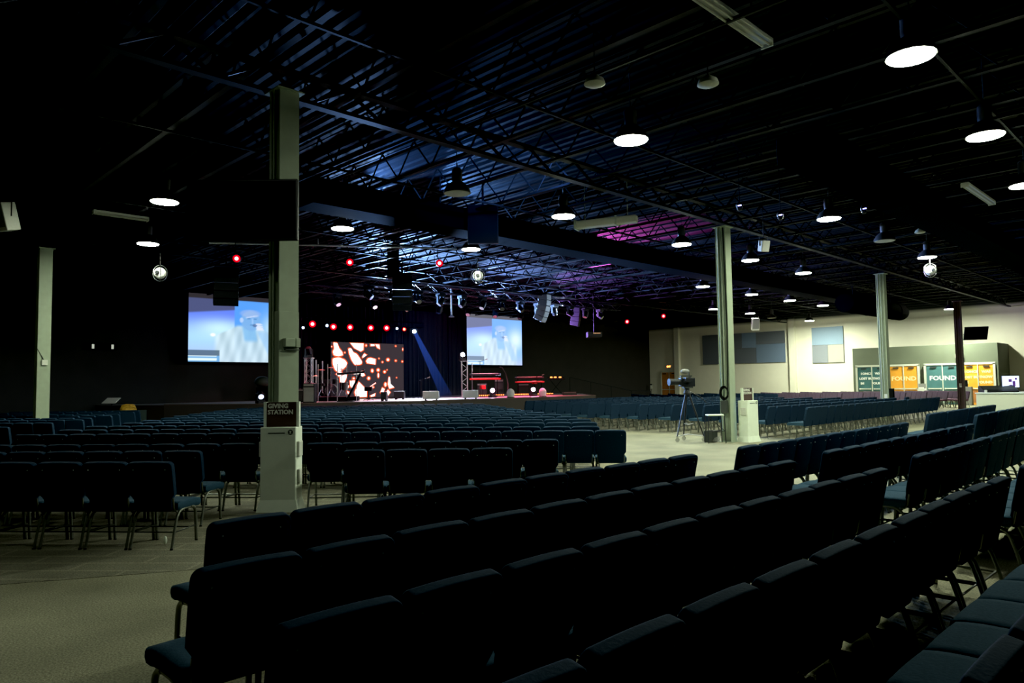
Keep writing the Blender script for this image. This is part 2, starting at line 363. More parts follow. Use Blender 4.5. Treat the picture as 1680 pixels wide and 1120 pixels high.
# ---------------------------------------------------------------- giving stations
def station(loc, rz, label):
    r = thing('giving_station', label, 'donation kiosk', loc, rz)
    # local front is -y
    MB().box((0, 0, .60), (.47, .30, 1.02)).build('cabinet', M['white'], r, bevel=.008, seg=1)
    b = MB(); o, i = (.275, .19), (.235, .15)
    vs = [(-o[0], -o[1], 0), (o[0], -o[1], 0), (o[0], o[1], 0), (-o[0], o[1], 0), (-i[0], -i[1], .16), (i[0], -i[1], .16), (i[0], i[1], .16), (-i[0], i[1], .16)]
    b.add(vs, [(3, 2, 1, 0), (4, 5, 6, 7), (0, 1, 5, 4), (1, 2, 6, 5), (2, 3, 7, 6), (3, 0, 4, 7)]); b.build('flared_base', M['white'], r)
    MB().box((0, .02, 1.275), (.40, .05, .33)).build('sign_panel', M['brown'], r)
    MB().box((-.22, .02, 1.275), (.035, .07, .335)).box((.22, .02, 1.275), (.035, .07, .335)).build('sign_posts', M['white'], r)
    text_mesh('sign_lettering', 'GIVING\nSTATION', .082, M['signtext'], r, (-.185, -.008, 1.345), (PI/2, 0, 0), .002, 'LEFT', bold=.003)
    MB().box((-.02, -.152, 1.035), (.22, .006, .012)).build('envelope_slot', M['dark'], r)
    e = MB().lathe([(.034, 0), (.034, .004)], (.165, -.15, 1.045), 20, rot=Matrix.Rotation(PI/2, 3, 'X')).build('round_emblem', M['dark'], r)
    MB().box((.165, -.156, 1.045), (.012, .003, .036)).box((.165, -.156, 1.058), (.03, .003, .006)).box((.165, -.156, 1.032), (.03, .003, .006)).build('emblem_mark', M['white'], e)
    MB().box((.252, -.02, .82), (.035, .16, .2)).build('card_reader', M['offw'], r, bevel=.006, seg=1)
    MB().box((-.252, -.02, .82), (.035, .16, .2)).build('card_reader', M['offw'], r, bevel=.006, seg=1)
    MB().box((.252, -.02, .46), (.035, .12, .18)).build('outlet_box', M['offw'], r, bevel=.006, seg=1)
    return r
station((4.62, 9.11, 0), math.radians(-44.6), 'white giving station kiosk at the tall nearest column')
station((18.22, 9.42, 0), math.radians(-8), 'white giving station kiosk farther off beside the camera tripod column')

# ---------------------------------------------------------------- chairs
def seat_mesh(mat, name='seat'):
    bm = MB()
    W, D0, D1, z0, z1 = .246, -.21, .245, .388, .475
    nx, ny = 8, 8; vs = []; fs = []
    for j in range(ny+1):
        for i in range(nx+1):
            s = i/nx*2-1; t = j/ny*2-1
            z = z1+.006*(1-s*s)-(.016*max(0, t)**3)
            vs.append((W*s*.955, (D0+D1)/2+(D1-D0)/2*t*.95, z))
    n = nx+1
    for j in range(ny):
        for i in range(nx): fs.append((j*n+i, j*n+i+1, (j+1)*n+i+1, (j+1)*n+i))
    ring = [i for i in range(n)]+[j*n+nx for j in range(1, ny+1)]+[ny*n+i for i in range(nx-1, -1, -1)]+[j*n for j in range(ny-1, 0, -1)]
    m_ = len(ring); prev = ring; cy = (D0+D1)/2
    for (g, dz) in ((1.03, -.008), (1.047, -.022), (1.05, -.045), (1.03, -.072), (.97, -.087)):
        cur = []
        for r_ in ring:
            v = vs[r_]; cur.append(len(vs)); vs.append((v[0]*g, cy+(v[1]-cy)*g, v[2]+dz))
        for k in range(m_): fs.append((prev[(k+1) % m_], prev[k], cur[k], cur[(k+1) % m_]))
        prev = cur
    fs.append(tuple(prev))
    bm.add(vs, fs); return bm.mesh(name, mat, smooth=75)
TILT = math.radians(12)
AY = Vector((0, -math.sin(TILT), math.cos(TILT)))
def back_outline():
    pts = [(-.18, 0), (.18, 0), (.198, .02), (.202, .13), (.236, .18), (.242, .40)]
    for k in range(7):
        a = PI/2*k/6; pts.append((.195+.047*math.cos(a), .474+.048*math.sin(a)))
    pts.append((.09, .526)); pts.append((0, .527))
    L = [(-x, y) for x, y in pts[2:-1][::-1]]
    return pts+L
def back_mesh(mat):
    b = MB(); b.prism(back_outline(), (0, -.205, .385), (1, 0, 0), AY, .064); return b.mesh('backrest', mat, smooth=35, bevel=.030, seg=4)
def trim_mesh():
    b = MB(); nrm = Vector((1, 0, 0)).cross(AY)
    o = Vector((0, -.205, .385)); q = [o+Vector((x*.90, 0, 0))+AY*(.03+y*.90) + nrm*.030 for x, y in back_outline()]
    b.tube(q+[q[0]], .0045, 5, caps=False); return b.mesh('piping', M['backshade'], smooth=60)
def arc(p0, p1, p2, n=5):
    p0, p1, p2 = map(Vector, (p0, p1, p2)); return [p0*(1-t)**2+p1*2*t*(1-t)+p2*t*t for t in [i/n for i in range(n+1)]]
def chair_parts(seatm, backm):
    P = {}
    P['seat'] = [seat_mesh(seatm)]; P['backrest'] = [back_mesh(backm)]
    legs = []
    for s in (-1, 1):
        legs.append(MB().tube([(s*.222, .205, .012), (s*.222, .185, .25)]+arc((s*.222, .18, .30), (s*.222, .17, .385), (s*.222, .08, .388)), .0165, 7).mesh('leg', M['frame'], smooth=60))
        legs.append(MB().tube([(s*.222, -.275, .012), (s*.222, -.225, .2)]+arc((s*.222, -.20, .28), (s*.222, -.17, .385), (s*.222, -.05, .388)), .0145, 7).mesh('leg', M['frame'], smooth=60))
    P['leg'] = legs
    f = MB()
    for s in (-1, 1): f.tube([(s*.222, .10, .388), (s*.222, -.07, .388)], .012, 6); f.tube([(s*.205, -.15, .36), (s*.205, -.215, .42), (s*.205, -.235, .52)], .011, 6)
    f.box((0, -.17, .385), (.43, .02, .03)); f.box((0, .12, .385), (.43, .02, .02))
    P['seat_frame'] = [f.mesh('seat_frame', M['frame'])]
    f = MB(); f.tube([(-.222, -.21, .17), (.222, -.21, .17)], .008, 5); f.tube([(-.222, .08, .17), (.222, .08, .17)], .008, 5)
    for s in (-1, 1): f.tube([(s*.222, -.22, .17), (s*.222, .195, .17)], .008, 5)
    P['book_rack'] = [f.mesh('book_rack', M['rack'])]
    f = MB()
    for x in (-.17, .17): f.lathe([(.007, 0), (.004, .006)], Vector((x, -.205, .385))+AY*.45+Vector((1, 0, 0)).cross(AY)*.030, 8, rot=Matrix.Rotation(PI/2+TILT, 3, 'X'))
    P['button'] = [f.mesh('button', M['offw'])]
    f = MB()
    for s in (-1, 1):
        for y in (.205, -.277): f.lathe([(.017, 0), (.016, .016), (.012, .02)], (s*.222, y, .002), 8)
    P['foot_glide'] = [f.mesh('foot_glide', M['glide'])]
    return P
def make_proto(P, level, nm='stacking_chair'):
    r = D.objects.new(nm, None)
    COL.objects.link(r)
    for k, ms in P.items():
        if level >= 2 and k in ('button', 'foot_glide'): continue
        for me in ms:
            o = D.objects.new(k, me); COL.objects.link(o); o.parent = r
    if level == 0:
        pi = D.objects.new('piping', TRIM); COL.objects.link(pi); pi.parent = [c for c in r.children if c.name.startswith('backrest')][0]
    return r
TRIM = trim_mesh()
PB = chair_parts(M['blue'], M['backshade']); PP = chair_parts(M['purple'], M['plum'])
for me in PP['seat']+PP['backrest']: me.name = me.name
# rows: (section, row text, start point of back-top line, heading deg, n, order-from-end word)
PITCH_C = .497
rows = []
def row(sec, text, P, ang, n, frm, color='b', skip=(), pitch=PITCH_C, reverse=False):
    rows.append((sec, text, P, math.radians(ang), n, frm, color, skip, pitch, reverse))
def row_end(sec, text, Q, ang, n, frm, color='b', skip=(), pitch=PITCH_C):
    a = math.radians(ang); row(sec, text, (Q[0]-math.cos(a)*pitch*n, Q[1]-math.sin(a)*pitch*n), ang, n, frm, color, skip, pitch, True)
FR = ['rearmost', 'second nearest', 'third nearest', 'fourth nearest', 'farthest']
for k, (v, u0, n) in enumerate([(.50, 1.55, 10), (1.30, 1.05, 11), (2.14, 1.05, 11), (3.04, 1.15, 11), (4.05, 1.62, 10)]):
    row('foreground', FR[k]+' foreground row left of aisle', (u0, v), -.6 if k > 2 else 0, n, 'left end')
for k, (v, u0, n) in enumerate([(.45, 7.4, 12), (1.32, 7.2, 12), (2.24, 7.62, 12), (3.06, 7.55, 12), (4.0, 7.5, 12)]):
    row('foreground2', FR[k]+' row right of the foreground aisle', (u0, v), .5, n, 'aisle')
for k, (v, u0, n) in enumerate([(1.9, 16.8, 13), (2.85, 16.7, 13), (3.76, 16.62, 13), (4.62, 16.6, 13)]):
    row('foreground3', FR[k+1]+' row of block before the counter', (u0, v), 1.2, n, 'left end')
NA = -47.5
LB = 'of block facing away before stage'
row_end('big', 'nearest row', (2.72, 7.69), -50, 8, 'right end')
row_end('big', 'second row left of kiosk', (3.43, 8.75), -49, 9, 'right end')
row('big', 'short row right of kiosk', (4.50, 7.40), -44.5, 4, 'left end', pitch=.50)
row_end('big', 'third row left of kiosk', (4.33, 9.26), -50, 10, 'right end')
row('big', 'third row right of kiosk', (4.76, 8.72), -43, 7, 'left end', pitch=.478)
RE = [((9.19, 6.80), (2.6, 14.7), -50), ((9.75, 7.75), (3.46, 15.66), 0), ((10.75, 8.60), (4.16, 16.68), 0), ((11.6, 9.45), (5.1, 17.5), 0), ((12.3, 10.4), (5.78, 18.4), 0), ((13.0, 11.5), (6.59, 19.5), 0),
      ((13.6, 12.6), (7.3, 20.7), 0), ((14.3, 13.7), (8.1, 21.8), 0), ((15.0, 14.8), (8.9, 22.9), 0), ((15.7, 15.8), (9.7, 23.9), 0), ((16.4, 16.9), (10.5, 24.9), 0), ((17.1, 18.0), (11.3, 25.8), 0), ((17.8, 19.1), (12.3, 26.2), 0), ((18.6, 20.3), (14.0, 25.9), 0), ((19.0, 21.4), (15.9, 24.9), 0)]
for k, (R_, L_, _) in enumerate(RE):
    a = math.degrees(math.atan2(R_[1]-L_[1], R_[0]-L_[0])); n = round(math.dist(R_, L_)/PITCH_C)
    row_end('big', ORD[k+3]+' row', R_, a, n, 'right end', pitch=math.dist(R_, L_)/n)
for k, R_ in enumerate([(3.1, 17.99), (4.17, 19.32), (5.08, 20.49), (5.56, 21.6), (6.43, 22.99), (6.95, 24.1), (7.89, 25.8), (8.48, 27.16)]):
    row_end('leftwing', ORD[k]+' nearest row', R_, -50, 10, 'right end')
RB = [(8.3, 19.3, 31.75), (9.45, 19.45, 31.7), (10.6, 19.7, 31.4), (11.8, 20.0, 30.8), (12.95, 20.0, 30.7), (14.2, 20.0, 30.9), (15.4, 20.0, 31.2), (16.5, 20.1, 31.2), (17.6, 20.5, 31.2), (18.8, 21.0, 31.2), (19.9, 21.5, 31.2), (21.0, 22.0, 31.2), (22.1, 22.6, 31.2)]
for k, (v, a, b) in enumerate(RB):
    row('centre', ORD[k]+' nearest row', (a, v), .3, round((b-a)/PITCH_C), 'left end')
for k in range(16):
    P = Vector((45.0, 10.4))+Vector((-.707, .707))*1.15*k
    n = 9+k//2 if k < 9 else 14
    row('right', ORD[k]+' nearest row', (P.x, P.y), 44, min(n, int((49.0-P.x)/.36)), 'near end', color='p' if k < 9 else 'b')
SEC = {'foreground': '{t}', 'foreground2': '{t}', 'foreground3': '{t}', 'big': '{t}, block before stage', 'leftwing': '{t} of left wing block', 'centre': '{t} of centre block', 'right': '{t} of right wing'}
chairs = []
for (sec, text, P, a, n, frm, color, skip, pitch, rev) in rows:
    e = (math.cos(a), math.sin(a)); f = (-math.sin(a), math.cos(a))
    for i in range(n):
        s = pitch*(i+.5)
        x = P[0]+e[0]*s+f[0]*.315; y = P[1]+e[1]*s+f[1]*.315
        
        if sec == 'centre' and math.dist((x, y), (30.8, 10.03)) < .5: continue
        if sec == 'right' and math.dist((x, y), (42.5, 10.2)) < .5: continue
        if sec == 'leftwing' and math.dist((x, y), (5.0, 24.5)) < .6: continue
        px, py, d = view_xyz(x, y, .6)
        if d < .2: 
            if not (sec.startswith('foreground')): continue
        bx = view_xyz(x-f[0]*.25, y-f[1]*.25, .9)
        vis = (-45/max(d, .3)*6 < px < 1680+300/max(d, .3)) and d > .25 and bx[1] < 1220
        k = (n-i) if rev else (i+1)
        num = ORD[k-1] if k <= 26 else None
        if not vis: continue
        q = random.uniform(-.012, .012)
        chairs.append((d, x+random.uniform(-.006, .006), y+random.uniform(-.012, .012), a+q, color, sec, SEC[sec].format(t=text), num, frm))
blue = sorted([c for c in chairs if c[4] == 'b']); purp = sorted([c for c in chairs if c[4] == 'p'])
def place(c, proto, used):
    o = proto if not used else copy_tree(proto)
    o.location = (c[1], c[2], 0); o.rotation_euler = (0, 0, c[3])
    col = 'blue' if c[4] == 'b' else 'purple'
    w = ('dark %s padded chair, %s from %s, ' % (col, c[7], c[8]))+c[6]
    tag(o, w, 'chair', {'foreground': 'foreground chairs left of the aisle', 'foreground2': 'foreground chairs right of the aisle', 'foreground3': 'chairs before the counter', 'big': 'blue chairs of the block before the stage',
        'leftwing': 'blue chairs of the left wing block', 'centre': 'blue chairs of the centre block', 'right': 'chairs of the right wing'}[c[5]])
protos = [make_proto(PB, 0), make_proto(PB, 1), make_proto(PB, 2)]; used = [0, 0, 0]
NB = 300
for c in blue[:NB]:
    l = 0 if c[0] < 8 else (1 if c[0] < 14 else 2)
    place(c, protos[l], used[l]); used[l] = 1
pp = make_proto(PP, 2, 'stacking_chair'); u_ = 0
NP = 90
for c in purp[:NP]: place(c, pp, u_); u_ = 1
# all the remaining, farther chairs: one object
def low_template():
    b = MB()
    b.prism([(-.19, 0), (.19, 0), (.215, .13), (.24, .17), (.24, .47), (.20, .52), (-.20, .52), (-.24, .47), (-.24, .17), (-.215, .13)], (0, -.205, .385), (1, 0, 0), AY, .06, mi=1)
    b.box((0, .018, .44), (.48, .455, .075), mi=0)
    for s in (-1, 1):
        b.tube([(s*.222, .205, 0), (s*.222, .18, .39)], .013, 4, 2, False); b.tube([(s*.222, -.275, 0), (s*.222, -.17, .39)], .013, 4, 2, False)
    b.tube([(-.222, -.23, .17), (.222, -.23, .17)], .008, 3, 2, False)
    return b
T = low_template()
def far_mesh(lst, name, mats, label):
    if not lst: return
    b = MB()
    for c in lst:
        ca, sa = math.cos(c[3]), math.sin(c[3])
        n = len(b.v); b.v += [(c[1]+ca*x-sa*y, c[2]+sa*x+ca*y, z) for x, y, z in T.v]; b.f += [tuple(i+n for i in f) for f in T.f]; b.mi += T.mi
    tag(b.build(name, mats), label, 'chairs', kind='stuff')
far_mesh(blue[NB:], 'distant_blue_chairs', [M['blue'], M['backshade'], M['frame']], 'farthest dark blue padded chairs massed in rows toward the stage and end wall')
far_mesh(purp[NP:], 'distant_purple_chairs', [M['purple'], M['plum'], M['frame']], 'farthest purple padded chairs before the end wall doors')

# ---------------------------------------------------------------- high bay lamps
def lamp_proto(on):
    r = D.objects.new('pendant_lamp', None); COL.objects.link(r)
    MB().lathe([(.295, 0), (.285, .05), (.22, .16), (.12, .24), (.10, .25)], n=24).build('lamp_shade', M['lampshell'], r, smooth=40)
    MB().lathe([(.10, 0), (.11, .06), (.11, .26), (.07, .30)], (0, 0, .24), 16).build('ballast_housing', M['lampshell'], r, smooth=40)
    MB().lathe([(.272, 0), (.272, .006)], (0, 0, -.012), 28).build('diffuser', M['lampon' if on else 'lampoff'], r)
    MB().tube([(0, 0, .54), (0, 0, ZC-5.7)], .008, 6).tube([(0, 0, .54), (.02, 0, .60), (0, 0, .66), (-.02, 0, .6), (0, 0, .54)], .006, 5).build('hanging_cord', M['rack'], r)
    return r
on_, off_ = lamp_proto(True), lamp_proto(False); uon = uoff = 0; wall_ = None
G_ = 'round high-bay pendant lamps'
LAMPS = [(9.87, 2.74, 1, 'lit round pendant lamp, the largest, at upper right of photo'), (14.09, 2.84, 1, 'lit round pendant lamp at right with bright smear on duct below'),
 (18.41, 3.05, 1, 'lit round pendant lamp cut by right edge of photo'), (9.81, 7.02, 1, 'large lit round pendant lamp high above the centre'),
 (18.42, 7.16, 1, 'lit round pendant lamp above right between two pale columns'), (22.64, 7.22, 0, 'unlit round pendant lamp above the column before teal doors'),
 (26.88, 7.26, 1, 'lit round pendant lamp with small fixture below, over right seating'), (13.12, 11.44, 1, 'lit round pendant lamp left of the pale rectangular duct end'),
 (9.8, 11.52, 0, 'unlit cream round pendant lamp before the blue-lit ceiling'), (18.49, 11.5, 1, 'lit round pendant lamp beside magenta-lit ceiling'),
 (22.75, 11.5, 1, 'lit round pendant lamp just right of the camera column'), (27.1, 11.57, 1, 'lit round pendant lamp second right of the camera column, same line'),
 (5.51, 16.28, 1, 'lit round pendant lamp left of the black hanging display'), (6.8, 21.35, 1, 'lit round pendant lamp above the caged globe at left'),
 (9.83, 16.12, 1, 'lit round pendant lamp just right of the nearest column'), (14.24, 16.12, 1, 'lit round pendant lamp above the hanging projector near stage'),
 (27.47, 16.1, 1, 'small lit pendant lamp just left of the camera column'), (31.88, 16.11, 1, 'small lit pendant lamp in far line, first right of camera column'),
 (35.95, 16.1, 1, 'small lit pendant lamp in far line, second right of camera column'), (39.84, 16.0, 1, 'small lit pendant lamp in far line, third right of camera column'),
 (36.63, 20.82, 1, 'small lit pendant lamp lowest left of the camera column'), (40.82, 20.76, 1, 'small lit pendant lamp over the white hung speaker'),
 (49.38, 20.79, 2, 'smallest lit pendant lamp near the pale blue square wall panel'), (48.36, 12.0, 2, 'lit pendant lamp close to end wall above vestibule'),
 (1.2, 7.0, 3, 'added unseen pendant lamp beyond the top left edge lighting the left aisle'), (48.4, 5.0, 2, 'added unseen pendant lamp beyond the right edge brightening the end wall'), (27.1, 2.8, 1, 'added unseen pendant lamp beyond the right edge above the counter'),  # off-frame lamps added to brighten station, left floor and right end wall
 (45.0, 21.4, 0, 'tiny pendant lamp farthest off near the wide wall panel')]
for (u, v, on, lab) in LAMPS:
    if on >= 2:
        o = copy_tree(on_)
        [setattr(ch.material_slots[0], 'link', 'OBJECT') or setattr(ch.material_slots[0], 'material', M['lampwall' if on == 2 else 'lampfill']) for ch in o.children if ch.name.startswith('diffuser')]
    elif on: o = on_ if not uon else copy_tree(on_); uon = 1
    else: o = off_ if not uoff else copy_tree(off_); uoff = 1
    o.location = (u, v, 5.7); tag(o, lab, 'pendant lamp', G_)

# ---------------------------------------------------------------- ceiling steel, ducts, strips
def joist(L, pitch=.6, z0=6.28, z1=6.98):
    b = MB()
    b.box((0, L/2, z1), (.10, L, .05)); b.box((0, L/2, z0), (.10, L, .05))
    k = 0; y = 0
    while y < L-pitch*.5:
        b.tube([(0, y, z0 if k % 2 else z1), (0, y+pitch, z1 if k % 2 else z0)], .018, 4, caps=False); y += pitch; k += 1
    return b
jm = joist(VS-V0-.2).mesh('roof_joist', M['steel'])
u = 1.3
while u < 52:
    o = D.objects.new('roof_joist', jm); COL.objects.link(o); o.location = (u, V0+.1, 0)
    tag(o, 'black open-web steel roof joist running toward the stage', 'joist', 'open-web roof joists'); u += 1.62
def girder(L, z0=5.95, z1=6.95):
    b = MB(); b.box((L/2, 0, z1-.6), (L, .16, .06)); b.box((L/2, 0, z0), (L, .16, .06)); x = 0; k = 0
    while x < L-.5:
        b.tube([(x, 0, z0 if k % 2 else z1-.6), (x+.7, 0, z1-.6 if k % 2 else z0)], .03, 4, caps=False); x += .7; k += 1
    return b
gm = girder(UW-U0-.3).mesh('roof_girder', M['steel'])
for v, lab in ((9.85, 'black steel girder truss along the line of pale columns'), (24.0, 'black steel girder truss crossing above the stage front')):
    o = D.objects.new('roof_girder', gm); COL.objects.link(o); o.location = (U0+.1, v, .02); tag(o, lab, 'girder', 'roof girders')
# conduit rails the lamps hang along
for v in (2.8, 8.0, 13.15, 19.0, 21.0):
    tag(MB().box(((U0+UW)/2, v, 6.2), (UW-U0-1, .045, .045)).build('conduit_rail', M['steel']), 'thin metal conduit rail running below the roof joists', 'conduit', 'conduit rails')
for u in (8.1, 14.6, 24.5):
    tag(MB().box((u, 12, 6.12), (.045, 30, .045)).build('conduit_rail', M['steel']), 'thin metal conduit rail crossing toward the stage', 'conduit', 'conduit rails')
tag(MB().box((27.5, 14.8, 6.05), (39, .9, .6)).build('air_duct', M['duct'], bevel=.02, seg=1), 'long black rectangular air duct crossing the hall ceiling', 'air duct')
tag(MB().box((31, 5.3, 5.78), (37, .9, .5)).build('air_duct', M['duct'], bevel=.02, seg=1), 'long black rectangular air duct over right-hand seating', 'air duct')
for du in (12.0, 18.0, 24.0, 30.0, 36.0, 42.0):
    tag(MB().box((du, 14.8, 6.05+.3+.42), (.03, .03, .86)).box((du, 14.8, 6.37), (.05, .96, .03)).build('duct_hanger', M['steel']), 'black duct hanger strap above the long main duct', 'hanger', 'duct hangers')
r = thing('round_duct', 'black round duct with domed end over the vestibule', 'air duct', (33.0, 12.3, 5.05))
MB().tube([(0, 0, 0), (7.4, 0, 0), (7.7, 0, 0), (7.85, 0, 0)], [.42, .42, .36, .18], 20).build('duct_body', M['duct'], r, smooth=50)
for x in (1, 2.8, 4.6, 6.4): MB().tube([(x-.03, 0, 0), (x+.03, 0, 0)], .435, 20).build('duct_seam', M['duct'], r)
MB().box((1.0, 0, .75), (.02, .02, 1.3)).box((6.0, 0, .75), (.02, .02, 1.3)).build('hanger_rod', M['steel'], r)
r = thing('short_duct', 'short pale lit duct section beside the black main duct', 'air duct', (15.4, 11.9, 5.98), math.radians(-70))
MB().box((0, 0, 0), (1.7, .26, .2)).build('duct_body', M['cream'], r, bevel=.02, seg=1)
MB().box((-.85, 0, 0), (.05, .32, .26)).box((.3, 0, 0), (.04, .30, .24)).box((.6, 0, .6), (.02, .02, 1.1)).box((-.6, 0, .6), (.02, .02, 1.1)).build('flange', M['column'], r)
def strip(loc, rz, L, label):
    r = thing('strip_light', label, 'strip light', loc, rz, 'unlit fluorescent strips')
    MB().box((0, 0, .03), (L, .17, .06)).build('strip_housing', M['offw'], r, bevel=.008, seg=1)
    MB().box((-L/3, 0, .55), (.015, .015, 1.0)).box((L/3, 0, .55), (.015, .015, 1.0)).build('hanger_rod', M['steel'], r)
    for y in (-.045, .045): MB().tube([(-L/2+.04, y, -.03), (L/2-.04, y, -.03)], .017, 8).build('fluorescent_tube', M['cream'], r)
    MB().box((-L/2, 0, 0), (.02, .17, .1)).box((L/2, 0, 0), (.02, .17, .1)).build('end_cap', M['offw'], r)
strip((7.85, 4.26, 6.15), 0, 2.5, 'unlit white fluorescent strip at top edge of photo')
strip((20.6, 4.35, 6.15), 0, 2.6, 'unlit white fluorescent strip near right edge')
strip((5.8, 20.3, 6.15), 0, 1.3, 'dim unlit fluorescent strip left of lit pendant at left')
# dome sensors
def dome(loc, label):
    r = thing('ceiling_speaker', label, 'ceiling speaker', loc, 0, 'small ceiling fittings')
    MB().lathe([(.03, .12), (.12, .06), (.14, 0), (.10, -.02)], n=16).build('horn', M['cream'], r, smooth=40); MB().tube([(0, 0, .1), (0, 0, .8)], .008, 5).build('hanging_rod', M['rack'], r)
dome((8.3, 4.7, 5.5), 'small cream horn fitting below strip light, top centre right'); dome((7.2, 5.7, 5.5), 'small dark horn fitting high above the centre'); dome((22.4, 6.2, 5.75), 'small cream horn fitting near right-hand strip light')
def box_speaker(loc, rz, sz, mat, label, tilt=.25):
    r = thing('hanging_speaker', label, 'speaker', loc, rz, 'small hanging box speakers')
    MB().box((0, 0, 0), sz, rx=tilt).build('cabinet', mat, r, bevel=.02)
    MB().box((0, -sz[1]/2-.004, 0), (sz[0]*.85, .01, sz[2]*.85), rx=tilt).build('grille', M['grey'] if mat is M['offw'] else mat, r)
    f = MB().tube([(-sz[0]/2-.01, 0, 0), (-sz[0]/2-.01, 0, sz[2]/2+.1), (sz[0]/2+.01, 0, sz[2]/2+.1), (sz[0]/2+.01, 0, 0)], .01, 5); f.tube([(0, 0, sz[2]/2+.1), (0, 0, 6.9-loc[2])], .012, 5); f.build('bracket', M['steel'], r)
box_speaker((40.5, 20.3, 5.0), math.radians(-50), (.42, .36, .72), M['offw'], 'white box speaker hung right of the camera column')
box_speaker((18.6, 9.0, 5.3), math.radians(-30), (.24, .2, .3), M['grey'], 'small grey box speaker hung right of camera column top')
box_speaker((3.05, 18.6, 5.4), math.radians(-70), (.35, .3, .6), M['offw'], 'pale box speaker cut by the left edge of photo')
for (p, lab) in (((15.0, 7.8, 5.55), 'small black camera unit with violet light above camera column'), ((16.4, 7.5, 5.5), 'small black camera unit with violet light, second from camera column'), ((17.8, 6.1, 5.62), 'small black camera unit with blue light left of unlit pendant')):
    r = thing('ceiling_camera', lab, 'camera', p, 0, 'small ceiling camera units')
    MB().lathe([(.07, 0), (.08, .06), (.05, .12)], n=12).build('base', M['blackg'], r); MB().sphere((0, 0, -.02), .06, 8).build('camera_head', M['blackg'], r)
    MB().box((-.07, -.04, .03), (.02, .08, .02)).build('status_light', M['e_icon'], r); MB().tube([(0, 0, .1), (0, 0, 1.3)], .012, 5).build('pole', M['steel'], r)
def cage(loc, label):
    r = thing('hanging_projector', label, 'projector', loc, math.radians(-45), 'caged units below pendants')
    MB().sphere((0, 0, 0), .17, 10).build('globe_body', M['lgrey'], r)
    b = MB()
    for k in range(3):
        a = PI*k/3; b.tube([(.22*math.cos(a)*math.cos(q*PI/8), .22*math.sin(a)*math.cos(q*PI/8), .24*math.sin(q*PI/8)) for q in range(17)], .008, 5)
    b.tube([(0, 0, .24), (0, 0, 5.68-loc[2])], .01, 5); b.build('cage', M['chrome'], r)
    MB().lathe([(.06, 0), (.05, .05)], (0, -.16, 0), 12, rot=Matrix.Rotation(PI/2, 3, 'X')).build('lens', M['blackg'], r)
cage((7.45, 22.3, 5.05), 'round caged pale globe hung below leftmost lit pendant'); cage((15.3, 17.0, 5.1), 'round caged pale globe hung below pendant nearest the stage'); cage((27.3, 7.3, 5.3), 'small caged pale globe below far right pendant')

# hanging displays
def display(loc, rz, w, h, label, tilt=0., arm=None):
    r = thing('hanging_display', label, 'display', loc, rz, 'black display screens')
    MB().box((0, 0, 0), (w, .07, h), rx=tilt).build('display_case', M['blackg'], r, bevel=.012, seg=1)
    MB().box((0, -.037, 0), (w-.05, .006, h-.05), rx=tilt).build('display_glass', M['black'], r)
    b = MB(); b.box((0, .09, 0), (.3, .1, .3))
    if arm: b.tube([(0, .12, 0), arm], .03, 8)
    b.build('wall_mount', M['steel'], r)
display((4.18, 9.38, 4.03), math.radians(-44.6), 1.50, .84, 'large black hanging display across the nearest column', arm=(.55, .75, -.1))
display((12.75, 13.95, 5.88), math.radians(-44.6), .82, 1.05, 'black hanging display beyond pendants near ceiling centre', arm=(0, .2, 1.2))
display((41.9, 9.3, 3.85), math.radians(-62), 1.05, .72, 'tilted black display mounted on the dark brown column', .5, arm=(-.3, .9, 0))

# ---------------------------------------------------------------- stage
ST = .95
st = MB(); outl = [(18.3, 24.9), (30.2, 24.3), (36.5, 30.5), (36.5, 36.4), (9.5, 36.4), (11.0, 32.2), (13.6, 28.2)]
n = len(outl)
st.add([(x, y, 0) for x, y in outl]+[(x, y, ST) for x, y in outl], [tuple(range(n-1, -1, -1)), tuple(range(n, 2*n))]+[(i, (i+1) % n, n+(i+1) % n, n+i) for i in range(n)]); st.mi = [1, 0]+[1]*n
M['stageside'] = pmat('dark_brown_stage_face', (.05, .04, .034), .8)
M['stagetop'] = pmat('glossy_stage_floor', (.34, .32, .34), .3, var=.15, scale=3)
so = struct(st.build('floor_stage', [M['stagetop'], M['stageside']]))
lip = MB()
for i in (0, 5, 6, 1):
    a, b = Vector((*outl[i], ST+.012)), Vector((*outl[(i+1) % n], ST+.012)); lip.tube([a, b], .03, 4)
struct(lip.build('trim_6', pmat('brown_stage_nosing', (.09, .06, .05), .6)))
# pleated black curtain
b = MB(); N = 420; x0, x1 = 18.9, 31.1
vs = []
for i in range(N+1):
    x = x0+(x1-x0)*i/N; y = 36.15+.07*math.sin(i*.62)+.02*math.sin(i*1.7)
    vs += [(x, y, ST+.02), (x, y, 6.3)]
b.add(vs, [(2*i, 2*i+2, 2*i+3, 2*i+1) for i in range(N)])
M['curtain'] = pmat('black_velour', (.022, .026, .036), .85, var=.2)
tag(b.build('stage_curtain', M['curtain'], smooth=80), 'pleated black curtain behind the stage between the two projection screens', 'curtain')
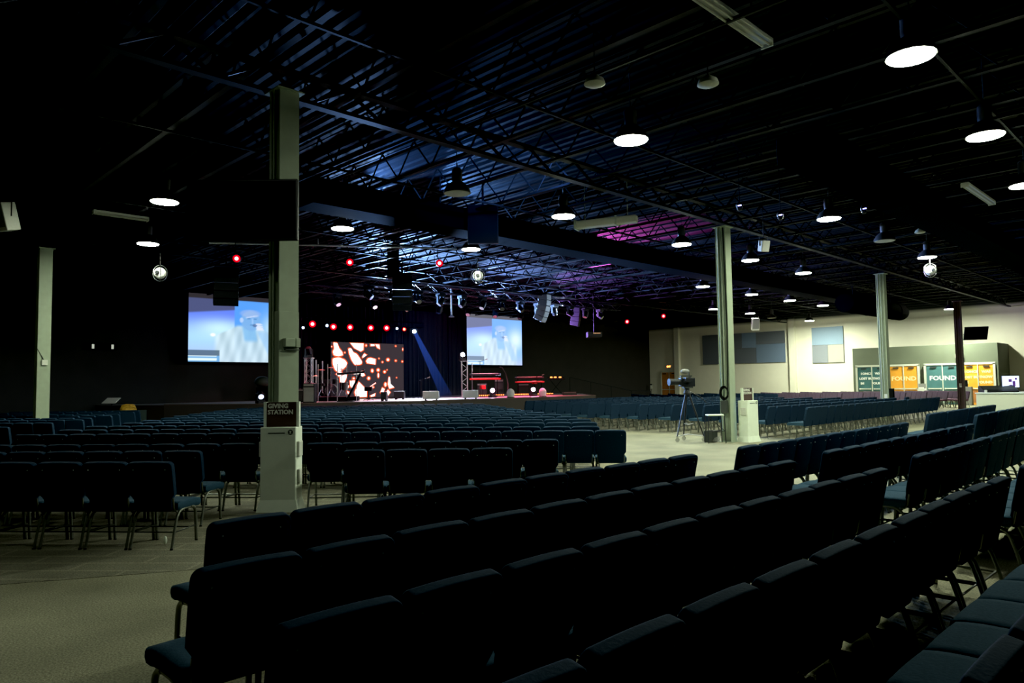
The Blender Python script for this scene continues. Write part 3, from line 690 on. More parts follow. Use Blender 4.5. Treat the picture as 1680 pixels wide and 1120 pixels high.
# LED wall
LU0, LU1, LZ0, LZ1, LV = 20.03, 24.75, 1.0, 4.02, 34.0
r = thing('led_wall', 'large LED video wall with white and orange flame shapes on stage', 'video wall', ((LU0+LU1)/2, LV, ST))
W_ = LU1-LU0; H_ = LZ1-LZ0
MB().box((0, .09, H_/2+.05), (W_+.04, .14, H_+.04)).build('panel_case', M['black'], r)
MB().box((0, .01, H_/2+.05), (W_, .02, H_)).build('pixel_surface', M['e_leddark'], r)
b = MB()
for x in (-1.6, 0, 1.6): b.box((x, .6, .9), (.06, .06, 1.8)).box((x, .35, .03), (.06, .9, .06))
b.build('support_frame', M['steel'], r)
POLY = [[(570,100),(625,110),(650,180),(690,230),(700,280),(640,300),(575,285),(560,230),(580,190)], [(560,320),(640,300),(720,330),(755,380),(740,430),(700,470),(640,520),(590,480),(560,400)],
 [(785,105),(970,105),(968,200),(930,225),(840,180)], [(760,180),(800,175),(830,230),(880,250),(950,360),(940,400),(850,415),(800,340),(770,250)], [(975,240),(1015,265),(950,315),(945,290)],
 [(1060,300),(1135,320),(1130,400),(1010,385),(995,350),(1020,310)], [(1120,110),(1185,112),(1192,185),(1150,165)], [(1055,112),(1120,112),(1120,140),(1058,145)],
 [(820,520),(950,480),(990,550),(950,570),(900,520),(830,535)], [(900,630),(1015,750),(1010,850),(860,852),(840,780)],
 [(1310,570),(1330,570),(1340,690),(1395,725),(1320,745),(1295,680)], [(1190,790),(1220,715),(1260,740),(1240,790),(1210,815)], [(1300,745),(1340,790),(1300,845),(1268,795)],
 [(1050,830),(1130,795),(1120,840),(1060,850)], [(650,560),(760,520),(740,600),(700,680),(655,640)], [(780,620),(850,610),(860,680),(820,740),(785,700)], [(660,720),(780,680),(770,720),(670,745)],
 [(600,530),(680,490),(700,540),(640,570)], [(740,750),(780,770),(775,810),(745,790)]]
for (cx, cy, rx, ry) in [(1000,135,12,18),(1083,485,20,28),(1165,475,22,25),(1167,550,14,38),(1035,590,22,25),(1255,500,20,20),(1303,328,24,24),(1415,340,14,14),(1510,350,12,12),(1225,362,12,12),(1177,313,8,8),(1415,130,9,9),(1518,175,7,22),(1265,680,20,35),(1450,828,24,16),(1085,715,25,14),(1425,583,6,6),(1290,472,6,6),(835,590,18,18),(720,240,8,10),(550,165,8,9)]:
    POLY.append([(cx+rx*math.cos(2*PI*k/8), cy+ry*math.sin(2*PI*k/8)) for k in range(8)])
rim, core = MB(), MB()
def smoothp(p):
    for _ in range(1):
        q = []
        for i in range(len(p)):
            a, b_ = p[i], p[(i+1) % len(p)]
            q += [(a[0]*.85+b_[0]*.15, a[1]*.85+b_[1]*.15), (a[0]*.15+b_[0]*.85, a[1]*.15+b_[1]*.85)]
        p = q
    return p
def led_pt(cx, cy, y):
    s = min(1, max(0, (cx-545)/985)); t = min(1, max(0, 1-(cy-100)/757)); return (-W_/2+W_*s, y, .05+H_*t)
for p in POLY:
    p = smoothp(p) if len(p) > 7 else p; cx = sum(a for a, _ in p)/len(p); cy = sum(b_ for _, b_ in p)/len(p)
    for mbx, grow, y in ((rim, 8, -.004), (core, -7, -.008)):
        q = []
        for a, b_ in p:
            d = math.hypot(a-cx, b_-cy)+1e-6; g = max(grow, -d*.5); q.append(led_pt(a+(a-cx)/d*g, b_+(b_-cy)/d*g, y))
        c = led_pt(cx, cy, y); k = len(q); mbx.add([c]+q, [(0, 1+i, 1+(i+1) % k) for i in range(k)])
rim.build('flame_rim_graphic', M['e_ledrim'], r); core.build('flame_graphic', M['e_ledhot'], r)

# projection screens with the live picture
def sstep(a, b, x): t = min(1, max(0, (x-a)/(b-a))); return t*t*(3-2*t)
def mixc(a, b, t): return tuple(p*(1-t)+q*t for p, q in zip(a, b))
def picture(s, t):
    c = mixc((.30, .42, .95), (.62, .85, 1.0), sstep(.75, .35, t)*.9)
    c = mixc(c, (.62, .62, .95), sstep(.35, 0, t)*.6)
    c = mixc(c, (.25, .55, .95), sstep(.43, .45, s)*(.9 if t > .3 else .9*t/.3))
    c = mixc(c, (.88, 1, 1), .9*math.exp(-((s-.88)/.15)**2-((t-.52)/.22)**2))
    if s < .44: c = mixc(c, (.80, 1, 1), .75*math.exp(-((s-.30)/.22)**2-((t-.50)/.13)**2))
    if s < .44: c = mixc(c, (.20, .20, .26), .8*sstep(.70+.16*s, .73+.16*s, t))
    hw = .12+.20*sstep(.56, .36, t); body = sstep(hw+.03, hw-.03, abs(s-.57))*sstep(.58, .52, t)
    fold = .05*math.sin(s*42+t*8)+.04*math.sin(s*71-t*14)
    c = mixc(c, (.70+fold, .82+fold, .88+fold), body*.92)
    ax = .74+(.42-t)*.35; arm = sstep(.075, .035, abs(s-ax))*sstep(.05, .12, t)*sstep(.52, .44, t); c = mixc(c, (.50, .72, .95), arm*.7)
    neck = sstep(.085, .05, abs(s-.60-.1*(.4-t)))*sstep(.28, .36, t)*sstep(.58, .52, t); c = mixc(c, (.40, .66, .90), neck*.85)
    head = sstep(1.12, .88, math.hypot((s-.605)/.100, (t-.635)/.155)); c = mixc(c, (.40, .62, .88), head*.92)
    hair = sstep(1.2, .8, math.hypot((s-.60)/.105, (t-.745)/.06)); c = mixc(c, (.62, .68, .88), hair*.45)
    brow = sstep(.014, .004, abs(t-.695-.02*math.sin((s-.6)*20)))*sstep(.075, .05, abs(s-.615)); c = mixc(c, (.80, .86, 1), brow*.6)
    eye = sstep(.012, .004, abs(t-.665))*(sstep(.02, .01, abs(s-.585))+sstep(.02, .01, abs(s-.65))); c = mixc(c, (.12, .3, .55), min(1, eye)*.6)
    nose = sstep(.012, .006, abs(s-.625))*sstep(.05, .03, abs(t-.63)); c = mixc(c, (.62, .78, 1), nose*.5)
    mouth = sstep(.010, .004, abs(t-.572))*sstep(.035, .02, abs(s-.625)); c = mixc(c, (.12, .28, .5), mouth*.6)
    ear = sstep(1.2, .7, math.hypot((s-.51)/.02, (t-.64)/.04)); c = mixc(c, (.70, .80, 1), ear*.8)
    for k in range(4): 
        f_ = sstep(1.15, .8, math.hypot((s-.685-.006*k)/.042, (t-.585+.027*k)/.014)); c = mixc(c, (.85, .88, 1), f_*.85)
    mc = sstep(1.15, .85, math.hypot((s-.645)/.022, (t-.565)/.022)); c = mixc(c, (.25, .35, .55), mc*.8)
    if s < .30 and t < .09: c = mixc((.35, .6, .85), (.85, .97, 1), 1 if (int(t*55) % 3) and s < .27 else 0)
    if s < .30 and .09 <= t < .17: c = mixc(c, (.22, .30, .38), .85)
    c = mixc(c, (1, 1, .98), sstep(.035, .012, math.hypot(s-.23, (t-.40))))
    if t > .925: c = mixc(c, (.13, .12, .13), sstep(.925, .94, t))
    return c
def screen(u0, u1, z0, z1, name, label, warm):
    r = thing(name, label, 'projection screen', ((u0+u1)/2, 36.0, z0))
    w, h = u1-u0, z1-z0; NX, NY = 110, 84
    me = D.meshes.new('projected_picture')
    vs = [(-w/2+w*i/NX, -.06, h*j/NY) for j in range(NY+1) for i in range(NX+1)]
    fs = [(j*(NX+1)+i, j*(NX+1)+i+1, (j+1)*(NX+1)+i+1, (j+1)*(NX+1)+i) for j in range(NY) for i in range(NX)]
    me.from_pydata(vs, [], fs); at = me.color_attributes.new('Col', 'FLOAT_COLOR', 'POINT')
    for j in range(NY+1):
        for i in range(NX+1):
            c = picture(i/NX, j/NY)
            if warm: c = mixc(c, (.85, .88, 1.0), .22)
            at.data[j*(NX+1)+i].color = (*[max(0, x)**1.7 for x in c], 1)
    me.materials.append(vcmat('projected_light_'+name, 0.72 if not warm else 0.78))
    o = D.objects.new('projected_picture', me); COL.objects.link(o); o.parent = r
    MB().box((0, 0, h/2), (w+.12, .09, h+.12)).build('screen_border', M['black'], r)
    MB().tube([(-w/2-.1, 0, h+.12), (w/2+.1, 0, h+.12)], .07, 10).build('roller_case', M['black'], r)
    MB().box((-w/3, .02, h+.6), (.03, .03, 1.0)).box((w/3, .02, h+.6), (.03, .03, 1.0)).build('hanging_rod', M['steel'], r)
screen(13.35, 18.55, 2.95, 6.32, 'projection_screen', 'left projection screen showing person in pale shirt with microphone, partly behind column', False)
screen(31.3, 36.48, 2.95, 6.35, 'projection_screen', 'right projection screen showing person in pale shirt with microphone', True)

def U_at(px, v):          # hall u of the sight line through column px of the photo, on the line v
    t = (px-840)/FPX-ROLL*.0; c, s = math.cos(TH), math.sin(TH); return v*(s+t*c)/(c-t*s)
# lights along the truss behind the LED wall
v = 34.6
BAR = [(496.5, 'e_blue', 4.75), (512, 'e_red', 4.97), (536, 'e_blue', 4.93), (546.5, 'e_red', 4.88), (574, 'e_red', 4.9), (608, 'e_red', 4.93), (634, 'e_red', 4.97), (651, 'e_blue', 4.97), (663, 'e_amber', 4.95), (679.5, 'e_bluehot', 4.85)]
tr = MB(); a, b2 = U_at(488, v)-.3, U_at(700, v)
for dz, dy in ((0, 0), (.3, 0), (0, .3), (.3, .3)): tr.tube([(a, v+.3+dy, 5.12+dz), (b2, v+.3+dy, 5.12+dz)], .025, 6)
x = a; k = 0
while x < b2-.4:
    tr.tube([(x, v+.3, 5.12 if k % 2 else 5.42), (x+.4, v+.3, 5.42 if k % 2 else 5.12)], .012, 4); tr.tube([(x, v+.6, 5.12 if k % 2 else 5.42), (x+.4, v+.3, 5.12)], .012, 4); x += .4; k += 1
for x in (a+.5, (a+b2)/2, b2-.5): tr.tube([(x, v+.45, 5.42), (x, v+.45, 6.3)], .015, 5)
tag(tr.build('lighting_truss', M['steel']), 'black box truss carrying row of red and blue lights above LED wall', 'truss')
CN = {'e_red': 'red', 'e_blue': 'cold white', 'e_amber': 'amber', 'e_bluehot': 'brilliant blue-white', 'e_mag': 'pink-white'}
def par(loc, col, rad, label, aim=(-.5, -.75, -.15), top=None, group='stage wash lights'):
    r = thing('stage_light', label, 'stage light', loc, 0, group)
    d = Vector(aim).normalized(); q = d.to_track_quat('Z', 'Y').to_matrix()
    MB().lathe([(rad*1.25, 0), (rad*1.25, -.02), (rad*1.2, -.2), (rad*.7, -.32)], n=14, rot=q).build('lamp_can', M['blackg'], r, smooth=40)
    MB().lathe([(rad*.62, .004), (rad*.62, .014)], n=18, rot=q).build('lens', M[col], r)
    if col in ('e_red', 'e_amber'): MB().lathe([(rad*1.2, .002), (rad*1.2, .006)], n=20, rot=q).build('halo_ring', M['e_redhalo'], r)  # glowing ring imitates the red halo around the lens
    b = MB(); s = rad*1.4; b.tube([(-s, .1, -.02), (-s, .1, .22), (s, .1, .22), (s, .1, -.02)], .012, 5); b.tube([(0, .1, .22), (0, .1, (top or loc[2]+.3)-loc[2])], .015, 5); b.build('yoke', M['steel'], r)
for k, (px, mt, z) in enumerate(BAR):
    par((U_at(px, v), v, z), mt, {'e_red': .15, 'e_blue': .10, 'e_amber': .10, 'e_bluehot': .17}[mt], '%s stage light, %s from left in row above LED wall' % (CN[mt], ORD[k]), top=5.2)
par((9.4, 21.5, 5.6), 'e_red', .095, 'red stage light over the left projection screen', top=6.2); par((12.4, 19.9, 5.6), 'e_red', .095, 'red stage light hung right of nearest column', top=6.2)
par((14.7, 18.2, 5.6), 'e_red', .095, 'red stage light hung left of the caged globe near stage', top=6.2)
par((37.4, 27.4, 5.5), 'e_red', .12, 'small red light, left one of far right pair', top=6.2); par((37.9, 25.0, 5.7), 'e_red', .12, 'small red light, right one of far right pair', top=6.2)
# glowing transparent cones that imitate beams in stage haze
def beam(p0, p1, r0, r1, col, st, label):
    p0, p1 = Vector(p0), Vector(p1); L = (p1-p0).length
    mt = D.materials.new('beam_glow'); mt.use_nodes = True; nt = mt.node_tree; nt.nodes.clear()
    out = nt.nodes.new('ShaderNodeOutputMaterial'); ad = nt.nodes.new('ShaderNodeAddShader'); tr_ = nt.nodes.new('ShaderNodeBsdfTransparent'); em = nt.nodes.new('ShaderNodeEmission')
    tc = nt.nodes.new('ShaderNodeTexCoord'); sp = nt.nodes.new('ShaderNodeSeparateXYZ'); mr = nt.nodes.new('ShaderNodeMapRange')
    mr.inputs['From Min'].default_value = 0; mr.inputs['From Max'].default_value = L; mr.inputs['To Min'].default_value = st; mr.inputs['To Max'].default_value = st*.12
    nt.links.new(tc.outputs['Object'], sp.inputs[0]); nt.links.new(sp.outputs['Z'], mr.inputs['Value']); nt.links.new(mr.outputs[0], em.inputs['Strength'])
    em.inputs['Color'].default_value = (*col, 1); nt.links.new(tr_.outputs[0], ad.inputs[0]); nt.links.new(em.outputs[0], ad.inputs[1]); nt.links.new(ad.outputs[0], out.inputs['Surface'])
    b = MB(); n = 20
    b.tube([(0, 0, 0), (0, 0, L)], [r0, r1], n, caps=False); o = b.build('beam_cone', mt)
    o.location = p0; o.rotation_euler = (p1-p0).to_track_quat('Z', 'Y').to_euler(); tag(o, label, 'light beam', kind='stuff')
beam((U_at(681, 34.3), 34.3, 4.75), (U_at(732, 31), 31, ST+.03), .10, .32, (.05, .16, .9), .10, 'faint blue glowing cone imitating a beam slanting from brightest stage light down to the stage')
# angled front pipe
b = MB(); b.tube([(8.8, 22.1, 6.1), (15.2, 17.9, 6.1)], .03, 8); b.tube([(11.5, 20.3, 6.1), (11.5, 20.3, 6.3)], .02, 6)
tag(b.build('lighting_pipe', M['alu']), 'metal lighting pipe carrying three red lights before the stage', 'pipe')
# front-of-stage box truss with many fixtures
def truss_beam(p0, p1, label, w=.3, mat='steel'):
    p0, p1 = Vector(p0), Vector(p1); L = (p1-p0).length; b = MB(); n = int(L/.45)
    for dz, dy in ((0, 0), (w, 0), (0, w), (w, w)): b.tube([(0, dy, dz), (L, dy, dz)], .025, 6)
    for k in range(n):
        x = L*k/n; x2 = L*(k+1)/n
        b.tube([(x, 0, 0 if k % 2 else w), (x2, 0, w if k % 2 else 0)], .012, 4, caps=False); b.tube([(x, 0, 0), (x2, w, 0)], .012, 4, caps=False); b.tube([(x, w, w if k % 2 else 0), (x2, w, 0 if k % 2 else w)], .012, 4, caps=False)
    d = p1-p0; o = b.build('lighting_truss', M[mat], None, tuple(p0), math.atan2(d.y, d.x)); return tag(o, label, 'truss')
truss_beam((15.5, 24.6, 5.7), (33.0, 24.6, 5.7), 'long lighting truss with clustered fixtures over the stage front', mat='trussdark')
truss_beam((16.0, 29.0, 5.9), (34.0, 29.0, 5.9), 'second long lighting truss over the middle of the stage', mat='trussdark')
def mover(loc, label, up=False, lens='e_blue', aim=(-.3, -.6, -.6), lit=False):
    r = thing('moving_head_light', label, 'stage light', loc, 0, 'moving head stage lights')
    s = 1 if up else -1
    MB().box((0, 0, s*.06), (.34, .3, .12)).build('base', M['blackg'], r, bevel=.015)
    MB().box((-.17, 0, s*.27), (.05, .12, .34)).box((.17, 0, s*.27), (.05, .12, .34)).box((0, 0, s*.13), (.36, .14, .05)).build('yoke', M['blackg'], r, bevel=.01, seg=1)
    q = Vector(aim).normalized().to_track_quat('Z', 'Y').to_matrix()
    h = MB().lathe([(.08, -.2), (.14, -.16), (.14, .1), (.13, .16)], (0, 0, s*.36), 16, rot=q).build('head', M['blackg'], r, smooth=40)
    c = q @ Vector((0, 0, .165)); MB().lathe([(.115, 0), (.115, .01)], (c.x, c.y, c.z+s*.36), 18, rot=q).build('lens', M[lens] if lit else M['chrome'], h)
    return r
k = 0
for i in range(13):
    u = 16.3+i*1.25; mover((u, 24.75, 5.68), 'unlit moving head light, %s from left under stage-front truss' % ORD[i], aim=(random.uniform(-.8, .8), random.uniform(-1, .2), -.9))
for i in range(8):
    u = 17.5+i*2.0; mover((u, 29.15, 5.88), 'unlit moving head light, %s from left under mid-stage truss' % ORD[i], aim=(random.uniform(-.8, .8), random.uniform(-1, .2), -.9))
# line arrays
def line_array(loc, rz, n, label, w=.75, h=.26, lit=False, bend=.07):
    r = thing('line_array_speaker', label, 'line array', loc, rz, 'hung line array speakers')
    MB().box((0, 0, .06), (w*.9, .5, .06)).tube([(0, 0, .08), (0, 0, 6.6-loc[2])], .03, 6).build('flying_frame', M['steel'], r)
    z, y, a = 0, 0, 0
    for k in range(n):
        a = bend*k; z -= h/2*math.cos(a); y += h/2*math.sin(a)
        o = MB().prism([(-.24, -h/2+.003), (.24, -h/2+.018), (.24, h/2-.018), (-.24, h/2-.003)], (0, y, z), (0, math.cos(a), math.sin(a)), (0, -math.sin(a), math.cos(a)), w).build('speaker_box', M['blackg'] if not lit else M['grey'], r, bevel=.008, seg=1)  # lit array gets grey boxes, part of its light put into colour
        z -= h/2*math.cos(a); y += h/2*math.sin(a)
AR = math.radians(-35)
line_array((16.4, 22.6, 5.85), AR, 5, 'black line array hung before the stage left of centre')
line_array((10.9, 25.8, 6.0), math.radians(-20), 5, 'black line array in front of the left projection screen', w=.85, h=.27)
line_array((26.0, 24.0, 6.0), math.radians(20), 5, 'blue-white lit line array hung right of the right screen', w=.55, lit=True, bend=.12)
line_array((31.1, 26.3, 5.9), math.radians(30), 4, 'dark small line array hung right of the lit array', w=.5)
b = MB(); b.box((0, 0, .55), (.35, .3, 1.3))
tag(b.build('flying_column', M['black'], None, (16.2, 22.9, 5.9)), 'black square column dropping to the line array left of centre', 'cable box')
r = thing('speaker_stand_pole', 'thin metal drop pole with flared foot over stage centre', 'pole', (21.2, 25.4, 4.75))
MB().tube([(0, 0, 0), (0, 0, 1.3)], .04, 8).build('pole', M['alu'], r); MB().lathe([(.14, 0), (.05, .08)], n=12).build('foot_plate', M['alu'], r)
r = thing('overhead_projector', 'dark projector with faint amber panel hung right of the stage', 'projector', (31.3, 25.2, 4.3), math.radians(-40))
MB().box((0, 0, 0), (.8, .6, .3)).build('projector_body', M['blackg'], r, bevel=.02); MB().tube([(0, 0, .15), (0, 0, 2.4)], .03, 6).build('pole', M['steel'], r); MB().box((.1, -.31, .07), (.4, .01, .05)).build('indicator_panel', M['cymbal'], r)

# truss towers on stage
def tower(px, v, h, label, n=3):
    r = thing('truss_tower', label, 'truss', (U_at(px, v), v, ST), math.radians(-44))
    b = MB(); w = .16
    for x in (-w, w):
        for y in (-w, w): b.tube([(x, y, .03), (x, y, h)], .024, 6)
    k = 0; z = .05
    while z < h-.2:
        s = 1 if k % 2 else -1
        for y in (-w, w): b.tube([(-w*s, y, z), (w*s, y, z+.26)], .010, 4, caps=False)
        for x in (-w, w): b.tube([(x, -w*s, z), (x, w*s, z+.26)], .010, 4, caps=False)
        z += .26; k += 1
    b.build('tower_frame', M['alu'], r); MB().box((0, 0, .015), (.6, .6, .03)).box((0, 0, h+.015), (.45, .45, .03)).build('base_plate', M['alu'], r)
    return r
tower(506, 32.5, 2.1, 'aluminium truss tower left of the drum kit')
mover((U_at(506, 32.5), 32.5, ST+2.13), 'unlit moving head on top of left truss tower', True, aim=(-.4, -.3, .7))
tower(761.5, 31, 2.0, 'aluminium truss tower beside the right projection screen')
mover((U_at(758.5, 31), 31, ST+2.03), 'blazing blue-white moving head on top of right truss tower', True, 'e_bluehot', (-.45, -.6, -.02), True)
def tube_light(px, v, h, label):
    r = thing('led_tube', label, 'tube light', (U_at(px, v), v, ST), 0, 'upright light tubes'); MB().tube([(0, 0, .35), (0, 0, h)], .028, 8).build('tube', M['alu'], r); MB().lathe([(.12, 0), (.12, .03), (.03, .06), (.03, .36)], n=12).build('stand_base', M['black'], r)
tube_light(518, 33.2, 2.05, 'upright white tube, first right of left truss tower'); tube_light(528.5, 33.2, 2.0, 'upright white tube, second right of left truss tower'); tube_light(774, 31.6, 1.95, 'upright white tube right of the right truss tower')

# drum kit
def cyl(b, c, r_, h, ax='Z', n=20, mi=0):
    R = {'Z': Matrix.Identity(3), 'Y': Matrix.Rotation(PI/2, 3, 'X'), 'X': Matrix.Rotation(PI/2, 3, 'Y')}[ax]
    return b.lathe([(r_, -h/2), (r_, h/2)], c, n, mi, R)
dk = thing('drum_kit', 'drum kit with red-lit cymbals at left of the LED wall', 'drum kit', (U_at(543, 31), 31, ST+.2), math.radians(-35))
o = cyl(MB(), (0, 0, .3), .29, .42, 'Y').build('bass_drum', M['dark'], dk, smooth=40)
cyl(cyl(MB(), (0, -.215, .3), .30, .03, 'Y'), (0, .215, .3), .30, .03, 'Y').build('drum_hoop', M['chrome'], o)
for (c, r_, h) in (((-.2, -.02, .72), .14, .2), ((.2, -.02, .72), .15, .22), ((.58, .3, .48), .2, .38), ((-.5, .35, .58), .18, .14)):
    o = cyl(MB(), c, r_, h).build('tom_drum' if h > .15 else 'snare_drum', M['dark'], dk, smooth=40); cyl(MB(), (c[0], c[1], c[2]+h/2), r_+.008, .02).build('drum_rim', M['chrome'], o)
    if c[2] < .65: MB().tube([(c[0]-.15, c[1], 0), (c[0], c[1], c[2]-h/2)], .01, 5).tube([(c[0]+.15, c[1], 0), (c[0], c[1], c[2]-h/2)], .01, 5).build('drum_legs', M['chrome'], o)
for (x, y, z, r_) in ((-.75, .2, 1.0, .18), (-.45, -.25, 1.28, .22), (.5, -.25, 1.3, .23), (.95, .15, 1.15, .26), (0, -.35, 1.38, .2)):
    s_ = MB(); s_.tube([(x, y, .3), (x, y, z)], .012, 6)
    for k in range(3): s_.tube([(x, y, .35), (x+.25*math.cos(k*2.1), y+.25*math.sin(k*2.1), 0)], .009, 5)
    s_ = s_.build('cymbal_stand', M['chrome'], dk); MB().lathe([(r_, 0), (r_*.5, .02), (.04, .03), (.03, .05)], (x, y, z), 20).build('cymbal', M['cymbal'], s_, smooth=60)
cyl(MB(), (0, .7, .45), .16, .08).tube([(0, .7, 0), (0, .7, .42)], .02, 6).build('drum_stool', M['black'], dk)
tag(MB().box((0, 0, .1), (2.6, 2.2, .2)).build('drum_riser', M['black'], None, (U_at(543, 31), 31, ST), math.radians(-35), bevel=.01), 'low black riser under the drum kit', 'riser')
M['plexi'] = pmat('clear_acrylic', (.85, .9, .95), .05, var=0); M['plexi'].node_tree.nodes['Principled BSDF'].inputs['Transmission Weight'].default_value = 1.; M['plexi'].node_tree.nodes['Principled BSDF'].inputs['IOR'].default_value = 1.02
M['plexi'].node_tree.nodes['Principled BSDF'].inputs['Specular IOR Level'].default_value = .5
sh = thing('drum_shield', 'clear acrylic drum shield panels around the drum kit', 'drum shield', (U_at(553, 29.6), 29.6, ST), math.radians(-40))
for k in range(4):
    x = -.66+.44*k; a = .0
    o = MB().box((x, 0, .87), (.42, .012, 1.7), rz=-a).build('shield_panel', M['plexi'], sh)
for k in range(5):
    x = -.88+.44*k; MB().box((x, 0, .87), (.03, .03, 1.74)).build('shield_hinge', M['alu'], sh)
# amps & stage furniture
def amp(px, v, s, label, z=ST, mat='blackg', rz=-45, gr='dark'):
    r = thing('guitar_amplifier', label, 'amplifier', (U_at(px, v), v, z), math.radians(rz), 'amplifiers on the stage')
    MB().box((0, 0, s[2]/2), s).build('cabinet', M[mat], r, bevel=.02); MB().box((0, -s[1]/2-.006, s[2]*.42), (s[0]*.88, .012, s[2]*.72)).build('grille_cloth', M[gr], r); MB().box((0, -s[1]/2-.006, s[2]*.9), (s[0]*.85, .012, s[2]*.1)).build('control_panel', M['grey'], r)
amp(508, 28.5, (.5, .4, .85), 'tall dark amplifier cabinet right of the nearest column', gr='grey'); amp(497, 29.8, (.5, .4, .6), 'small amplifier half hidden behind nearest column')
amp(790, 31.5, (.6, .4, .75), 'dark amplifier left under the right projection screen'); amp(818, 31.5, (.55, .4, 1.0), 'tall dark amplifier right under the right projection screen')
amp(858, 31, (.7, .4, .7), 'dark amplifier under the far right keyboards'); amp(933, 27.2, (.8, .4, .18), 'low black box at right end of stage front')
def wedge(px, v, label, mat='lgrey', w=.72, z=ST, rz=-45):
    r = thing('monitor_wedge', label, 'floor monitor', (U_at(px, v), v, z), math.radians(rz), 'floor monitor wedges')
    b = MB(); h = .42; pr = [(-.25, .06), (.25, .06), (.25, h*.55), (.02, h), (-.25, h*.98)]
    b.prism(pr, (0, 0, 0), (0, 1, 0), (0, 0, 1), w); b.build('cabinet', M[mat], r, bevel=.015)
    MB().box((-w*.35, 0, .03), (.05, .4, .06)).box((w*.35, 0, .03), (.05, .4, .06)).build('riser_feet', M['black'], r)
    MB().box((0, .14, .31), (w*.85, .30, .012), rx=-.68).build('grille', M['dark'], r)
wedge(706.5, 26.2, 'pale floor monitor left of the pair at stage front'); wedge(771, 26.0, 'pale floor monitor right of the pair at stage front')
wedge(630, 27.2, 'tiny black floor box at stage front before LED wall', 'blackg', .25); wedge(655, 36-6.5, 'low dark floor monitor before the blue-lit curtain', 'blackg', .5)
for px, lab in ((836.5, 'rounded pale covered unit left of pair on stage edge'), (889, 'rounded pale covered unit right of pair on stage edge')):
    r = thing('covered_monitor', lab, 'covered speaker', (U_at(px, 26.0), 26.0, ST), 0, 'rounded covered units on the stage edge')
    MB().sphere((0, 0, .2), .24, 10, sc_=(.9, .8, 1.1)).build('cloth_cover', M['lgrey'], r, smooth=60); MB().lathe([(.2, 0), (.2, .03)], n=14).build('base', M['black'], r)
# lit floor movers
for px, lab in ((807, 'pink-white lit floor light left of pair at right of stage'), (873.5, 'pink-white lit floor light right of pair at right of stage')):
    mover((U_at(px, 27.6), 27.6, ST), lab, True, 'e_mag', (-.65, -.7, .05), True)
mover((U_at(427, 30), 30, ST), 'dark moving head light with small bright lens left of nearest column', True, 'e_white', (-.2, -.8, -.4), True)
r = thing('light_case_tower', 'dark hooded floor fixture behind small bright lens at left', 'stage light', (U_at(430, 30.8), 30.8, ST), 0)
MB().box((0, 0, .35), (.4, .4, .7)).build('case', M['black'], r, bevel=.03); MB().sphere((0, 0, .95), .33, 10, sc_=(1, 1, .75)).build('hood', M['dark'], r, smooth=60)
# dotted LED battens
for k, (a, b_) in enumerate(((784, 826), (842, 866), (880, 906))):
    v = 28.6; u0, u1 = U_at(a, v), U_at(b_, v); r = thing('led_batten', 'low LED batten with orange dots, %s from left on stage right' % ORD[k], 'light bar', ((u0+u1)/2, v, ST), 0, 'orange dotted light bars')
    L = u1-u0; MB().box((0, .03, .09), (L, .08, .14)).build('batten_body', M['black'], r)
    b = MB(); n = int(L/.13)
    for i in range(n): b.box((-L/2+(i+.5)*L/n, -.015, .10), (.06, .02, .06))
    b.build('led_dots', M['e_orange'], r)
# keyboards
def keyboard_rig(px, v, rz, label, w=1.3, tiers=2, z0=.85):
    r = thing('keyboard_stand', label, 'keyboard', (U_at(px, v), v, ST), math.radians(rz), 'keyboards on stands')
    b = MB()
    for s in (-1, 1): b.tube([(s*w*.4, -.25, 0), (s*w*.4, .2, z0+.45)], .02, 6).tube([(s*w*.4, .3, 0), (s*w*.4, -.1, z0)], .02, 6)
    b.build('stand_frame', M['black'], r)
    for t in range(tiers):
        z = z0+.25*t; o = MB().box((0, -.03+.15*t, z+.04), (w, .32, .09), rx=.08*t).build('keyboard', M['blackg'] if t else M['red'], r, bevel=.01, seg=1)
        MB().box((0, -.1+.15*t, z+.09), (w*.86, .14, .01), rx=.08*t).build('piano_keys', M['offw'], o)
    return r
keyboard_rig(795, 29.5, -40, 'two-tier keyboard rig below the right projection screen', 1.7, 2, .95)
keyboard_rig(868, 29.4, -40, 'two-tier keyboard rig far right of the stage', 1.7, 2, .75)
r = thing('synthesizer_stand', 'slanted black keyboard on stand silhouetted before LED wall', 'keyboard', (U_at(580, 28.0), 28.0, ST), math.radians(-45))
MB().tube([(-.35, 0, .02), (.3, 0, 1.25)], .05, 8).box((-.35, 0, .03), (.7, .5, .05)).build('slanted_post', M['black'], r)
MB().box((-.1, 0, 1.28), (1.25, .35, .09), ry=-.06).build('keyboard', M['blackg'], r, bevel=.02)
MB().box((.3, .1, 1.38), (.35, .25, .02), ry=-.2).build('tablet', M['blackg'], r)
r = thing('stage_stool', 'small dark seat on post before the LED wall', 'stool', (U_at(604, 29.3), 29.3, ST), math.radians(-45))
MB().box((0, 0, .55), (.36, .3, .2)).build('seat', M['black'], r, bevel=.04); MB().tube([(0, 0, .03), (0, 0, .5)], .025, 6).build('post', M['steel'], r)
b = MB()
for k in range(4): b.tube([(0, 0, .1), (.25*math.cos(k*PI/2), .25*math.sin(k*PI/2), .02)], .015, 5)
b.build('foot_star', M['steel'], r); MB().tube([(.1, 0, .65), (.35, 0, .82)], .03, 6).build('armrest', M['cymbal'], r)
